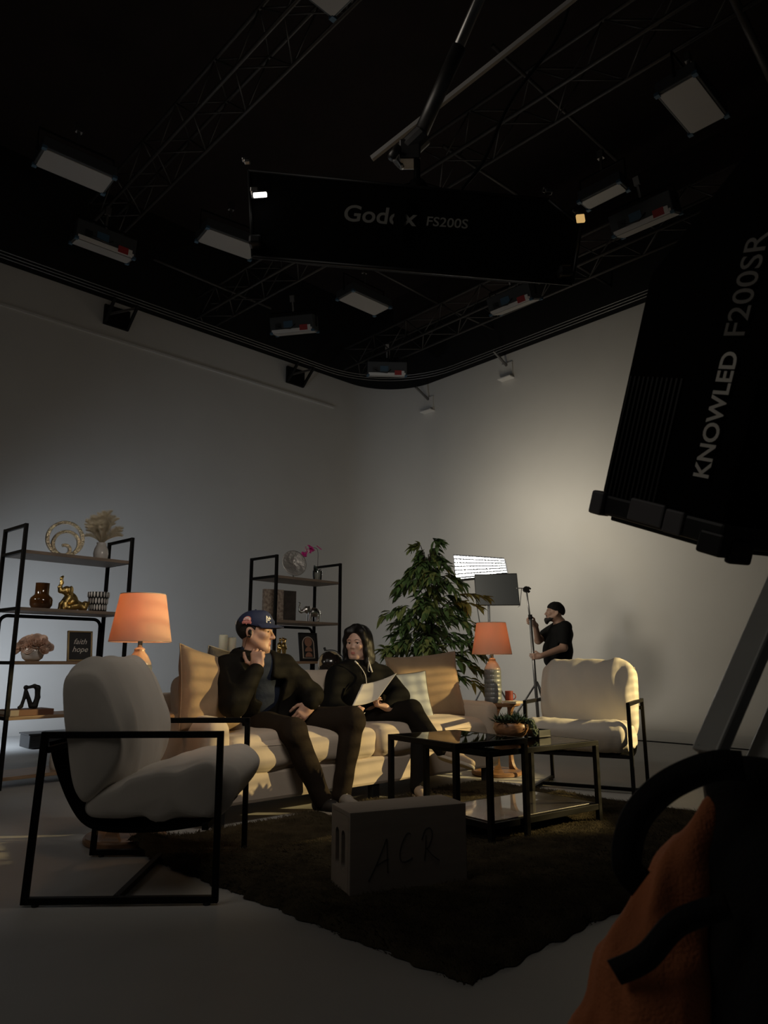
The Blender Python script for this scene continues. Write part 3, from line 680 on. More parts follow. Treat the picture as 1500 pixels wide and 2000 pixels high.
# ---------------------------------------------------------------- armchairs
def armchair(label, loc, rz, group):
    t = thing('armchair', label, 'armchair', loc, rz, group); T = .024; hx, hy, H = .347, .345, .605
    for s in (-1, 1):
        y = s * hy; mb = MB(); P4 = [(-hx, y, .02), (hx, y, .02), (hx - .006, y, H), (-hx + .02, y, H)]
        for i in range(4): mb.beam(P4[i], P4[(i + 1) % 4], T, T * 1.0, ext=T / 2)
        mb.build('side_frame', 'black_metal', t, bevel=.002)
        for x in (-hx + .04, hx - .03):
            mb = MB(); mb.lathe([(.012, 0), (.014, .004), (.012, .012)], (x, y, 0), 12); mb.build('foot', 'black_plastic', t)
    mb = MB(); mb.beam((-.02, -hy, .02), (-.02, hy, .02), T); mb.build('cross_bar', 'black_metal', t, bevel=.002)
    mb = MB(); mb.beam((hx - .05, -hy, .27), (hx - .05, hy, .27), T); mb.build('seat_rail', 'black_metal', t, bevel=.002)
    mb = MB(); mb.beam((-hx + .03, -hy, .55), (-hx + .03, hy, .55), T); mb.build('back_rail', 'black_metal', t, bevel=.002)
    path = spline([(-.325, .575), (-.30, .50), (-.24, .375), (-.17, .29), (-.07, .262), (.12, .262), (.30, .285)], 8); w = .31
    vs = []; fs = []
    for x, z in path: vs += [(x, -w, z), (x, w, z), (x + .004, w, z - .016), (x + .004, -w, z - .016)]
    for i in range(len(path) - 1): fs += [(4 * i + k, 4 * i + (k + 1) % 4, 4 * i + 4 + (k + 1) % 4, 4 * i + 4 + k) for k in range(4)]
    fs += [(3, 2, 1, 0), tuple(4 * (len(path) - 1) + k for k in range(4))]
    mb = MB(); mb.add(vs, fs); mb.build('sling', 'black_fabric', t, True, angle=40)
    loft_cushion('seat_cushion', [(-.17, .292), (.05, .285), (.26, .295), (.33, .298), (.385, .36), (.412, .44), (.36, .490), (.25, .495), (.08, .465), (-.08, .425), (-.18, .36)], .655, 'cream', t, seed=3, wr=.011, edge=.74)
    loft_cushion('back_cushion', [(-.15, .335), (-.05, .40), (-.015, .52), (-.03, .68), (-.085, .82), (-.155, .895), (-.24, .89), (-.30, .83), (-.285, .66), (-.25, .50), (-.205, .375)], .675, 'cream', t, seed=8, wr=.012, edge=.66)
    for s in (-1, 1):
        mb = MB(); mb.tube([(x, s * .326, z) for x, z in spline([(-.20, .45), (-.235, .6), (-.245, .74), (-.20, .84)], 6)], .0035, 6); mb.build('piping', 'cream', t, True)
    return t
chairA = armchair('cream armchair with black steel frame standing nearest, beside the rug corner', (-.985, 3.225, 0), 2, 'cream sling armchairs')
chairB = copy_tree(chairA); chairB.location = (1.445, 5.32, 0); chairB.rotation_euler = (0, 0, math.radians(243.4))
chairB['label'] = 'cream armchair behind the coffee tables, warm light along its back edge'

# ---------------------------------------------------------------- sofa
SO, SA = V(-.95, 4.02, 0), 42.4; su = ang2(SA)
def S(s, d, z): return V(SO.x + s * su[0] - d * su[1], SO.y + s * su[1] + d * su[0], z)
t = thing('sofa', 'long beige fabric sofa on which the two people sit', 'sofa', SO, SA); LS = 2.5
mb = MB(); mb.box((LS / 2, .43, .19), (LS - .02, .82, .17)); mb.build('base', 'sofa_fabric', t, bevel=.02)
for x in (.06, LS - .06):
    nm = 'arm'; a = cushion(nm, .17, .84, .46, 'sofa_fabric', t, (x + (.02 if x < 1 else -.02), .42, .345), r=.07, puff=.008, n=14, seed=int(x * 10), wr=.002)
cushion('back_frame', LS - .1, .2, .56, 'sofa_fabric', t, (LS / 2, .80, .40), r=.05, puff=.01, n=16, wr=.002)
for i, x in enumerate((.70, 1.80)):
    c = cushion('seat_cushion', 1.09, .68, .185, 'sofa_fabric', t, (x, .335, .365), r=.06, puff=.035, n=26, seed=20 + i, wr=.006)
    mb = MB(); q = [(math.copysign(abs(math.cos(a)) ** .28, math.cos(a)) * .535, math.copysign(abs(math.sin(a)) ** .28, math.sin(a)) * .335, .045) for a in np.linspace(0, 2 * PI, 60)[:-1]]
    mb.tube(q, .0045, 6, True); mb.build('piping', 'sofa_fabric', c, True)
for i, x in enumerate((.42, 1.18, 1.98)):
    w_ = .70 if i else .66
    c = cushion('back_cushion', w_, .42, .17, 'sofa_fabric', t, (x, .60, .60), (math.radians(72), 0, 0), r=.06, puff=.04, n=20, seed=30 + i, wr=.007)
for x in (.12, 1.25, LS - .12):
    for y in (.06, .8):
        mb = MB(); mb.box((x, y, .055), (.06, .05, .11)); mb.build('leg', 'matt_black', t, bevel=.004)
def pillow(name, label, w, h, th, m, c, rz, tilt, roll=0., seed=0, pipe=None, group=None):
    mb, ring = throw_pillow(w, h, th, seed); o = mb.build(name, m, None, True, loc=c, rot=(math.radians(tilt), math.radians(roll), math.radians(rz))); tag(o, label, 'cushion', group)
    p = MB(); p.tube(ring, .004, 6, True); p.build('piping', pipe or m, o, True); return o
GP = 'throw pillows on the sofa'
pillow('throw_pillow', 'large khaki throw pillow propped on its corner at the left end of the sofa', .50, .52, .17, 'brown_pillow', S(.21, .36, .69), SA + 14, -17, 12, 3, group=GP)
pillow('throw_pillow', 'dark olive throw pillow wedged behind the man in the cap', .46, .46, .14, 'dark_pillow', S(.52, .60, .72), SA - 24, -14, 12, 4, 'cream_dark', GP)
pillow('throw_pillow', 'large tan throw pillow leaning at the right end of the sofa', .58, .52, .16, 'brown_pillow', S(2.12, .43, .69), SA - 30, -17, -5, 5, group=GP)
pillow('throw_pillow', 'small grey blue pillow with dark piping beside the woman', .38, .38, .13, 'blue_pillow', S(1.84, .36, .62), SA - 26, -20, -4, 6, 'piping_dark', GP)

# ---------------------------------------------------------------- nesting glass tables
def leg_frame(t, L, W, H, T=.026):
    for x in (T / 2, L - T / 2):
        for y in (T / 2, W - T / 2):
            mb = MB(); mb.box((x, y, (H - T) / 2), (T, T, H - T)); mb.build('leg', 'black_metal', t, bevel=.0015)
    mb = MB(); z = H - T / 2
    for a, b in (((0, T / 2), (L, T / 2)), ((0, W - T / 2), (L, W - T / 2))): mb.beam((a[0], a[1], z), (b[0], b[1], z), T)
    for x in (T / 2, L - T / 2): mb.beam((x, T, z), (x, W - T, z), T)
    mb.build('top_frame', 'black_metal', t, bevel=.0015)
    mb = MB(); mb.box((L / 2, W / 2, H - .003), (L - 2 * T + .012, W - 2 * T + .012, .006)); mb.build('glass_top', 'table_glass', t)
TB = 34.
t = thing('coffee_table', 'tall square black table with glass top, left of the nested pair', 'table', (.336, 3.535, 0), TB, 'nesting glass tables')
leg_frame(t, .475, .565, .50)
TB2 = 37.3
t = thing('coffee_table', 'long low black glass table with wooden lower shelf, right of the pair', 'table', (.512, 3.655, 0), TB2, 'nesting glass tables')
leg_frame(t, .86, .50, .45)
mb = MB(); mb.box((.43, .25, .115), (.80, .44, .018)); mb.build('lower_shelf', 'dark_board', t, bevel=.002)
mb = MB()
for y in (.013, .487): mb.beam((.02, y, .105), (.84, y, .105), .022, .03)
for x in (.013, .847): mb.beam((x, .02, .105), (x, .48, .105), .022, .03)
mb.build('shelf_frame', 'black_metal', t, bevel=.0015)
table_low = t

# ---------------------------------------------------------------- apple box
bd = V(.445, .194, 0).normalized(); BA = math.degrees(math.atan2(bd.y, bd.x))
t = thing('apple_box', 'pale wooden box with ACR handwritten on its front, standing on the rug', 'box', (-.128, 2.876, .022), BA)
BL, BW, BH = .50, .205, .30; tk = .018
mb = MB(); mb.box((BL / 2, tk / 2, BH / 2), (BL, tk, BH)); mb.box((BL / 2, BW - tk / 2, BH / 2), (BL, tk, BH)); mb.box((BL / 2, BW / 2, BH - tk / 2), (BL, BW - 2 * tk, tk)); mb.box((BL / 2, BW / 2, tk / 2), (BL, BW - 2 * tk, tk)); mb.build('body', 'light_ply', t, bevel=.0025)
def slot_panel(x):
    from mathutils.geometry import delaunay_2d_cdt
    out = [V(tk, tk).to_2d(), V(BW - tk, tk).to_2d(), V(BW - tk, BH - tk).to_2d(), V(tk, BH - tk).to_2d()] if False else [Vector((tk, tk)), Vector((BW - tk, tk)), Vector((BW - tk, BH - tk)), Vector((tk, BH - tk))]
    verts = list(out); faces = [[0, 1, 2, 3]]; holes = []
    for cy in (BW * .34, BW * .66):
        ring = []; hl, r = .050, .020
        for k in range(9): a = PI * k / 8; ring.append(Vector((cy + r * math.cos(a), .155 + hl + r * math.sin(a))))
        for k in range(9): a = PI + PI * k / 8; ring.append(Vector((cy + r * math.cos(a), .155 - hl + r * math.sin(a))))
        faces.append(list(range(len(verts), len(verts) + len(ring)))); holes.append((cy, hl, r)); verts += ring
    v, e, f, *_ = delaunay_2d_cdt(verts, [], faces, 0, 1e-5)
    def inhole(q):
        for cy, hl, r in holes:
            y = max(-hl, min(hl, q.y - .155))
            if math.hypot(q.x - cy, q.y - .155 - y) < r * .98: return True
        return False
    f = [g for g in f if not inhole(sum((v[i] for i in g), Vector((0, 0))) / len(g))]
    mb = MB(); mb.add([(x, p.x, p.y) for p in v], [tuple(g) for g in f]); o = mb.build('end_panel', 'light_ply', t)
    sd = o.modifiers.new('solid', 'SOLIDIFY'); sd.thickness = .018; sd.offset = 0
for x in (tk / 2, BL - tk / 2): slot_panel(x)
mb = MB()
def stroke(pts, r=.0013): mb.tube([(x, -.0006, z) for x, z in spline(pts, 8)], r, 6)
stroke([(.075, .055), (.105, .105), (.135, .165), (.150, .196), (.152, .16), (.153, .115), (.155, .075)]); stroke([(.108, .105), (.135, .118), (.158, .125)])
stroke([(.252, .205), (.236, .208), (.215, .175), (.205, .135), (.215, .108), (.245, .112), (.258, .120)])
stroke([(.310, .105), (.316, .15), (.318, .195)]); stroke([(.300, .180), (.315, .215), (.338, .218), (.345, .19), (.330, .155), (.318, .145)]); stroke([(.318, .148), (.345, .12), (.375, .098)])
mb.build('lettering', 'marker', t, True)

# ---------------------------------------------------------------- side tables and lamps
def side_table(label, loc, H):
    t = thing('side_table', label, 'side table', loc, 0, 'round wooden side tables')
    mb = MB(); mb.lathe([(.0, H - .03), (.19, H - .03), (.205, H - .022), (.205, H - .008), (.198, H), (0, H)], n=40); mb.build('table_top', 'walnut', t, True, angle=40)
    for k in range(3):
        a = math.radians(25 + 120 * k); mb = MB(); vs = []; fs = []
        pr = [(.165, .03, .052), (.15, .06, .03), (.142, .12, .017), (.138, .26, .013), (.14, H - .2, .014), (.148, H - .08, .022), (.16, H - .03, .048)]
        pr = spline(pr, 4)
        for r, z, w in pr:
            for dr, dw in ((-.012, -1), (.012, -1), (.012, 1), (-.012, 1)):
                x, y = r + dr, dw * w; vs.append((x * math.cos(a) - y * math.sin(a), x * math.sin(a) + y * math.cos(a), z))
        for i in range(len(pr) - 1): fs += [(4 * i + q, 4 * i + (q + 1) % 4, 4 * i + 4 + (q + 1) % 4, 4 * i + 4 + q) for q in range(4)]
        mb.add(vs, fs); mb.build('leg', 'walnut', t, True, angle=40)
    mb = MB(); mb.lathe([(.0, .0), (.19, .0), (.2, .008), (.2, .026), (.192, .035), (0, .035)], n=40); mb.build('base', 'walnut', t, True, angle=40); return t
side_table('wooden side table between the near armchair and the sofa', (-1.30, 3.86, 0), .61)
side_table('wooden side table at the right end of the sofa', (.90, 6.02, 0), .56)
def lamp(label, loc, k=1.):
    t = thing('table_lamp', label, 'lamp', loc, 0, 'table lamps with orange shades'); t.scale = (k, k, k)
    def rib(a, z): return 1 + (.022 * abs(math.sin(a * 15)) ** .6 if z > .012 else 0)
    prof = [(.0, 0), (.060, 0), (.064, .008)]
    for i in range(7):
        z0 = .012 + i * .034; prof += [(.0635, z0), (.0655, z0 + .003), (.0655, z0 + .029), (.0635, z0 + .032)]
    prof += [(.062, .255)]
    mb = MB(); mb.lathe(prof, n=120, wob=rib); mb.build('body', 'ceramic_blue', t, True)
    mb = MB(); mb.lathe([(.062, .25), (.0635, .256), (.060, .268), (.044, .300), (.029, .318), (.026, .328), (.028, .334), (.02, .34), (.014, .343)], n=36); mb.build('shoulder', 'ceramic_clay', t, True)
    mb = MB(); mb.lathe([(.012, .34), (.012, .40), (.008, .405)], n=16); mb.tube([(0, 0, .40), (0, 0, .46)], .014, 10); mb.build('neck', 'steel', t, True)
    mb = MB(); n = 56; r0, r1, z0, z1, th = .158, .116, .372, .618, .0025; vs = []
    for r, z in ((r0, z0), (r1, z1), (r1 - th, z1), (r0 - th, z0)): vs += [(r * math.cos(2 * PI * i / n), r * math.sin(2 * PI * i / n), z) for i in range(n)]
    fs = [(j * n + i, j * n + (i + 1) % n, ((j + 1) % 4) * n + (i + 1) % n, ((j + 1) % 4) * n + i) for j in range(4) for i in range(n)]
    mb.add(vs, fs); sh = mb.build('lamp_shade', 'shade', t, True, angle=50)
    mb = MB()
    for r, z in ((r0 - .001, z0), (r1 - .001, z1)): mb.tube([(r * math.cos(2 * PI * i / n), r * math.sin(2 * PI * i / n), z) for i in range(n)], .0022, 6, True)
    mb.build('trim_ring', 'ceramic_clay', sh, True)
    mb = MB()
    for a in (0, 120, 240): mb.tube([(0, 0, .585), ((r1 - .003) * math.cos(math.radians(a)), (r1 - .003) * math.sin(math.radians(a)), .60)], .002, 6)
    mb.tube([(0, 0, .45), (0, 0, .585)], .003, 6); mb.build('shade_holder', 'steel', sh, True)
    mb = MB(); mb.ell((0, 0, .505), (.028, .028, .036)); mb.build('bulb', 'bulb', t, True)
    ld = bpy.data.lights.new('lamp_glow', 'POINT'); ld.energy = LAMP_W; ld.color = (1, .62, .36); ld.shadow_soft_size = .03
    lo = bpy.data.objects.new('lamp_glow', ld); COL.objects.link(lo); lo.parent = t; lo.location = (0, 0, .555); return t
LAMP_W = 1.5
lamp('ribbed table lamp with glowing orange shade, nearer one behind the left armchair', (-1.272, 3.80, .61))
lamp('ribbed table lamp with glowing orange shade, further one right of the tall plant', (.872, 5.9, .56), 1.02)
t = thing('mug', 'dark red cup beside the base of the further lamp', 'cup', (1.015, 6.0, .56)); mb = MB(); mb.lathe([(0, 0), (.03, 0), (.032, .01), (.032, .088), (.028, .088), (.028, .012), (0, .012)], n=24); mb.build('body', 'red_cup', t, True, angle=50)
mb = MB(); mb.tube(arc((.03, 0, .045), .024, -80, 80, 8), .004, 8); mb.build('handle', 'red_cup', t, True)
t = thing('notebook', 'thin white notebook lying on the right side table', 'notebook', (1.03, 5.86, .56), 20); mb = MB(); mb.box((0, 0, .008), (.10, .13, .012)); mb.build('pages', 'page', t); mb = MB(); mb.box((0, 0, .001), (.104, .134, .002)); mb.box((0, 0, .015), (.104, .134, .002)); mb.build('cover', 'paper', t)

# ---------------------------------------------------------------- shelving units
SH_L, SH_D, SH_H = .86, .39, 1.896; BZ = [.085, .495, .885, 1.275, 1.70]
def shelf(label, loc, rz):
    t = thing('shelving_unit', label, 'shelf', loc, rz, 'black metal shelving units'); T = .026
    for x in (0, SH_L):
        for y in (0, SH_D): mb = MB(); mb.box((x, y, SH_H / 2), (T, T, SH_H)); mb.build('post', 'black_metal', t, bevel=.002)
        for z in BZ + [SH_H - .001]: mb = MB(); mb.beam((x, T / 2, z - .012), (x, SH_D - T / 2, z - .012), T * .9, .024); mb.build('side_rail', 'black_metal', t, bevel=.002)
    for z in BZ:
        mb = MB(); mb.box((SH_L / 2, SH_D / 2, z - .0125), (SH_L - T, SH_D - .012, .025)); mb.build('shelf_board', 'oak_grey' if z > 1 else 'oak', t, bevel=.002)
    R = .06; y = SH_D + .002; z = BZ[3] - .045
    pts = [(T, y, .1), (T, y, z - R)] + arc((T + R, y, z - R), R, 180, 90, 6)[1:] + arc((SH_L - T - R, y, z - R), R, 90, 0, 6) + [(SH_L - T, y, .1)]
    mb = MB(); mb.tube(pts, .014, 8); mb.build('back_frame', 'black_metal', t, True); return t
sh1 = shelf('black metal shelving unit with wooden boards at the left edge behind the armchair', (-2.679, 5.276, 0), 48)
sh2 = shelf('black metal shelving unit with wooden boards behind the man and woman', (-1.036, 6.874, 0), 48)
def on(sh, s, d, k, dz=0.):
    o = V(sh.location); a = ang2(48); return V(o.x + s * a[0] - d * a[1], o.y + s * a[1] + d * a[0], BZ[k] + dz)
# ================================================================ things on the shelves
# --- left unit, top board
t = thing('ring_sculpture', 'hammered gold ring sculpture on top of the left shelving unit', 'sculpture', on(sh1, .36, .15, 4), 40)
def ribbon(pts, w, th, ys=None):
    n = len(pts); vs = []; fs = []
    for i, (x, z) in enumerate(pts):
        d = np.array(pts[min(i + 1, n - 1)]) - np.array(pts[max(i - 1, 0)]); d = d / np.linalg.norm(d); nx, nz = -d[1], d[0]; y = 0 if ys is None else ys(i / (n - 1))
        vs += [(x + nx * th, y - w, z + nz * th), (x + nx * th, y + w, z + nz * th), (x - nx * th, y + w, z - nz * th), (x - nx * th, y - w, z - nz * th)]
    for i in range(n - 1): fs += [(4 * i + k, 4 * i + (k + 1) % 4, 4 * i + 4 + (k + 1) % 4, 4 * i + 4 + k) for k in range(4)]
    return vs, fs + [(3, 2, 1, 0), tuple(4 * (n - 1) + k for k in range(4))]
mb = MB(); sp = []
for i in range(150):
    a = -1.75 + i / 149 * 5.1 * PI; q = i / 149
    r = .132 if a < 4.4 else .132 + (.038 - .132) * ((a - 4.4) / (-1.75 + 5.1 * PI - 4.4)) ** .9
    cz = .137 - max(0, (.132 - r)) * .92; sp.append((r * math.cos(a), cz + r * math.sin(a)))
mb.add(*ribbon(sp, .019, .012, lambda q: -.03 + .06 * q)); mb.build('spiral', 'champagne', t, True, bevel=.003, angle=50)
mb = MB(); mb.box((0, 0, .006), (.10, .05, .012)); mb.build('base', 'champagne', t, bevel=.003)
def vase(name, label, prof, m, loc, inner=True, n=36, group=None, wob=None):
    mb = MB(); pr = list(prof)
    if inner: pr += [(max(.002, r - .005), z) for r, z in reversed(prof[1:])] + [(0, prof[1][1] + .006)]
    mb.lathe(pr, n=n, wob=wob); o = mb.build(name, m, None, True, loc=loc, angle=60); return tag(o, label, 'vase', group)
vp = on(sh1, .67, .15, 4); vase('white_vase', 'white ceramic vase holding pampas grass', [(0, 0), (.045, 0), (.056, .02), (.060, .055), (.054, .09), (.042, .118), (.036, .13), (.040, .145)], 'white_ceramic', vp)
t = thing('pampas_bouquet', 'cream pampas grass plumes in the white vase', 'dried flowers', vp + V(0, 0, .012))
g = random.Random(3)
for k in range(34):
    a = g.uniform(0, 2 * PI); sp_ = .02 + .125 * math.sqrt(k / 34); hz = .40 - .19 * (k / 34) + g.uniform(-.03, .03)
    tip = V(math.cos(a) * sp_, math.sin(a) * sp_ * .9, hz); mb = MB(); c = spline([(0, 0, .02), (math.cos(a) * .012, math.sin(a) * .012, .13), tuple(tip * .72 + V(0, 0, .04)), tuple(tip + V(math.cos(a), math.sin(a), -.3) * .03)], 14)
    mb.tube([V(p) for p in c], .0012, 5); vs = []; fs = []
    for i, p in enumerate(c):
        q = i / (len(c) - 1)
        if q < .34: continue
        for h in range(46):
            b = g.uniform(0, 2 * PI); ln = (.024 + .042 * math.sin(PI * min(1, (q - .38) / .62))) * g.uniform(.6, 1.1); d = V(math.cos(b), math.sin(b), g.uniform(.5, 1.6)).normalized() * ln; o_ = V(p); n0 = len(vs)
            w_ = V(-math.sin(b), math.cos(b), 0) * .0009; vs += [o_ - w_, o_ + w_, o_ + d + V(0, 0, -.006)]; fs.append((n0, n0 + 1, n0 + 2))
    mb.add(vs, fs); mb.build('plume', 'pampas', t)
# --- second board
vase('amber_vase', 'brown amber glass vase with straight neck on the left unit', [(0, 0), (.058, 0), (.068, .012), (.08, .03), (.082, .07), (.076, .088), (.054, .108), (.05, .118), (.05, .195), (.052, .2)], 'amber_glass', on(sh1, .225, .15, 3))
def elephant(name, label, loc, rz, m, k=1.):
    f = Field(); f.ell((0, 0, .105), (.072, .045, .048), k=.02)
    for x in (-.042, .045):
        for y in (-.024, .024): f.cap((x, y, .09), (x, y, .008), .021, .016, .012)
    f.ell((.078, 0, .13), (.034, .03, .036), k=.02); f.chain([(.10, 0, .125), (.132, 0, .105), (.152, 0, .115), (.155, 0, .15), (.148, 0, .185), (.16, 0, .2)], [.019, .014, .012, .010, .009, .007], k=.012)
    for s in (-1, 1):
        f.ell((.06, s * .038, .13), (.03, .008, .036), Matrix.Rotation(s * .45, 3, 'Z'), k=.008); f.cap((.1, s * .016, .112), (.128, s * .02, .105), .005, .002, .004)
    f.cap((-.072, 0, .12), (-.085, 0, .075), .005, .004, .006)
    f.ops = [scale_op(o, k) for o in f.ops]; t = thing(name, label, 'figurine', loc, rz); soft('body', f, .0045 * k, m, t, 1); return t
def scale_op(o, k):
    o = list(o)
    o[1] = o[1] * k
    if o[0] == 'c': o[2] = o[2] * k; o[3] *= k; o[4] *= k
    elif o[0] == 'e': o[2] = o[2] * k
    else: o[2] = o[2] * k; o[3] *= k
    o[-2] *= k; return tuple(o)
t = thing('elephant_figurine', 'gold sitting elephant figurine with raised trunk on the left unit', 'figurine', on(sh1, .45, .15, 3), 228)
f = Field(); f.ell((-.01, 0, .075), (.052, .048, .075), Matrix.Rotation(.35, 3, 'Y'), k=.02); f.ell((.035, 0, .155), (.038, .034, .038), k=.02)
f.chain([(.06, 0, .15), (.085, 0, .15), (.092, 0, .18), (.078, 0, .215), (.085, 0, .25), (.075, 0, .265)], [.02, .016, .014, .012, .01, .009], k=.014)
for s in (-1, 1):
    f.ell((.02, s * .042, .155), (.03, .009, .038), Matrix.Rotation(s * .5, 3, 'Z'), k=.008); f.chain([(.02, s * .03, .1), (.055, s * .034, .05), (.062, s * .034, .01)], [.022, .017, .017], k=.012); f.chain([(-.03, s * .04, .04), (.03, s * .055, .022)], [.034, .02], k=.015)
f.chain([(-.06, 0, .05), (-.11, .01, .03)], [.034, .03], k=.01); f.ell((-.12, .01, .055), (.028, .026, .028), k=.01); f.chain([(-.14, .01, .06), (-.155, .01, .08)], [.01, .007], k=.01)
soft('body', f, .005, 'gold', t, 1)
cl = on(sh1, .68, .15, 3)
t = thing('patterned_planter', 'black and white scalloped planter on the left unit', 'planter', cl)
mb = MB(); mb.lathe([(0, 0), (.058, 0), (.062, .01), (.082, .148), (.083, .16), (.076, .16), (.058, .012), (0, .012)], n=40); mb.build('cup', 'matt_black', t, True, angle=50)
mb = MB()
for row in range(3):
    for k in range(20):
        a = 2 * PI * (k + .5 * (row % 2)) / 20; z0 = .01 + row * .052; r = .064 + .02 * (z0 + .024) / .148
        rot = Matrix.Rotation(a, 3, 'Z'); mb.ell((r * math.cos(a), r * math.sin(a), z0 + .026), (.0035, .0085, .024), 10, rot)
mb.build('scallop_pattern', 'white_ceramic', t, True)
# --- third board
pp = on(sh1, .20, .15, 2); vase('round_pot', 'round cream pot holding pink roses', [(0, 0), (.045, 0), (.07, .02), (.082, .055), (.08, .09), (.07, .105)], 'white_ceramic', pp)
t = thing('rose_bouquet', 'pale pink artificial roses in the round cream pot', 'flowers', pp + V(0, 0, .09)); g = random.Random(8)
for k, (x, y, z, R) in enumerate([(-.050, -.025, .050, .066), (.045, -.030, .055, .064), (0, .045, .055, .060), (-.088, .02, .015, .052), (.092, .005, .020, .054), (.0, -.068, .012, .050), (.07, .06, .02, .05), (-.06, .065, .02, .05), (.0, .0, .02, .06), (.105, -.045, -.01, .032), (-.10, -.045, -.015, .034)]):
    mb = MB(); ax = Matrix.Rotation(.55 - .5 * y / .06, 3, 'X') @ Matrix.Rotation(.55 * x / .08, 3, 'Y')
    for layer in range(4):
        n = 3 + layer; rr = R * (.3 + .235 * layer)
        for q in range(n):
            a0 = 2 * PI * q / n + layer * .7 + k; vs = []; fs = []
            for i in range(6):
                for j in range(5):
                    u = -1 + 2 * i / 5; v_ = j / 4; aa = a0 + u * PI / n * 1.15; rad = rr * (math.sin(v_ * PI * .55) * .85 + .18 + .16 * v_ ** 3) * (1 - .1 * u * u); zz = R * (-.55 + 1.1 * v_ * (1 - .12 * layer) - .12 * u * u * v_)
                    vs.append(ax @ V(rad * math.cos(aa), rad * math.sin(aa), zz) + V(x, y, z))
            for i in range(5):
                for j in range(4): fs.append((i * 5 + j, i * 5 + 5 + j, i * 5 + 6 + j, i * 5 + 1 + j))
            mb.add(vs, fs)
    mb.build('rose', 'rose', t, True)
def picture(name, label, loc, rz, w, h, fr, face, fw=.012):
    t = thing(name, label, 'picture', loc, rz); t.rotation_euler[0] = math.radians(-8); mb = MB()
    for c, s in (((0, 0, fw / 2), (w, .02, fw)), ((0, 0, h - fw / 2), (w, .02, fw)), ((-w / 2 + fw / 2, 0, h / 2), (fw, .02, h)), ((w / 2 - fw / 2, 0, h / 2), (fw, .02, h))): mb.box(c, s)
    mb.build('frame', fr, t, bevel=.002); mb = MB(); mb.box((0, .004, h / 2), (w - fw, .008, h - fw)); mb.build('print', face, t); return t
t = picture('framed_print', 'framed black print with white script on the left unit', on(sh1, .59, .20, 2), 46, .20, .24, 'frame_gold', 'art_black')
text_mesh('lettering', 'faith\nhope', .062, 'white_text', t, Matrix.Translation((0, -.002, .135)) @ Matrix.Rotation(PI / 2, 4, 'X'), .0004, shear=.35)
# --- fourth board
bb = on(sh1, .20, .16, 1)
t = thing('book', 'taupe and brown book lying flat under the black figure', 'book', bb, 47, 'books on the left unit')
mb = MB(); mb.box((0, .01, .021), (.30, .20, .030)); mb.build('pages', 'page', t)
mb = MB(); mb.box((0, 0, .003), (.31, .22, .005)); mb.box((0, 0, .039), (.31, .22, .005)); mb.box((.03, -.108, .021), (.25, .005, .041)); mb.build('cover', 'book_brown', t); mb = MB(); mb.box((-.125, -.109, .021), (.06, .006, .041)); mb.build('spine_label', 'book_taupe', t)
t = thing('abstract_figure', 'black abstract figure hugging its knees on the book', 'figurine', bb + V(0, 0, .0415) , 225)
f = Field(); f.chain([(.055, 0, .012), (.04, 0, .02), (.025, 0, .08), (.02, 0, .13)], [.012, .013, .012, .012], k=.006); f.chain([(.015, 0, .125), (-.028, 0, .02), (-.055, 0, .018)], [.013, .017, .02], k=.006); f.chain([(-.055, 0, .02), (-.07, 0, .08), (-.065, 0, .15), (-.04, 0, .165), (.005, 0, .155)], [.022, .019, .02, .014, .011], k=.008); f.ell((.02, 0, .155), (.018, .016, .018), k=.005)
soft('body', f, .004, 'matt_black', t, 1)
# --- lowest board and floor
vase('pink_jug', 'pale blush jug on the lowest board of the left unit', [(0, 0), (.055, 0), (.066, .02), (.07, .08), (.062, .14), (.05, .155)], 'cream', on(sh1, .47, .14, 0))
t = thing('equipment_case', 'long black case lying on the floor by the left wall', 'case', (-3.62, 7.86, 0), 43); mb = MB(); mb.box((.3, 0, .075), (.9, .3, .13)); mb.build('body', 'black_plastic', t, bevel=.01); mb = MB(); mb.box((.3, 0, .147), (.92, .32, .016)); mb.build('lid', 'black_plastic', t, bevel=.004)
mb = MB(); mb.tube([(.2, -.152, .08), (.2, -.18, .08), (.4, -.18, .08), (.4, -.152, .08)], .008, 6); mb.build('handle', 'black_metal', t, True)
# --- second unit
t = thing('silver_disc', 'round dented silver dish on a stand on top of the middle unit', 'sculpture', on(sh2, .37, .17, 4), 32)
mb = MB(); tl = Matrix.Translation((0, 0, .165)) @ Matrix.Rotation(math.radians(78), 4, 'X'); n = 48; vs = []; fs = []; rg = np.random.default_rng(2)
for i in range(15):
    for k in range(n):
        a = 2 * PI * k / n; q = i / 14; r = .135 * q; z = .03 * (1 - q) ** 1.5 * -1 + .0025 * math.sin(a * 5 + q * 9) * math.sin(q * PI); vs.append(tl @ V(r * math.cos(a), r * math.sin(a), z))
for i in range(14): fs += [(i * n + k, i * n + (k + 1) % n, i * n + n + (k + 1) % n, i * n + n + k) for k in range(n)]
mb.add(vs, fs); o = mb.build('dish', 'silver_matt', t, True); sd = o.modifiers.new('solid', 'SOLIDIFY'); sd.thickness = .006
mb = MB(); mb.tube([(0, 0, .012), (0, .02, .05)], .008, 8); mb.lathe([(0, 0), (.05, 0), (.05, .008), (.012, .014)], n=24); mb.tube([(0, .02, .05), (0, .045, .16)], .006, 8); mb.build('stand', 'steel', t, True, angle=40)
op = on(sh2, .665, .14, 4)
o = vase('glass_planter', 'clear glass planter holding the orchid', [(0, 0), (.040, 0), (.046, .02), (.052, .07), (.050, .11)], 'clear_glass', op)
t = thing('orchid', 'magenta orchid with one arching stem on the middle unit', 'flower', op + V(0, 0, .012))
mb = MB(); mb.lathe([(0, 0), (.03, 0), (.036, .05), (.034, .08), (0, .082)], n=20); mb.build('pot', 'white_ceramic', t, True)
mb = MB()
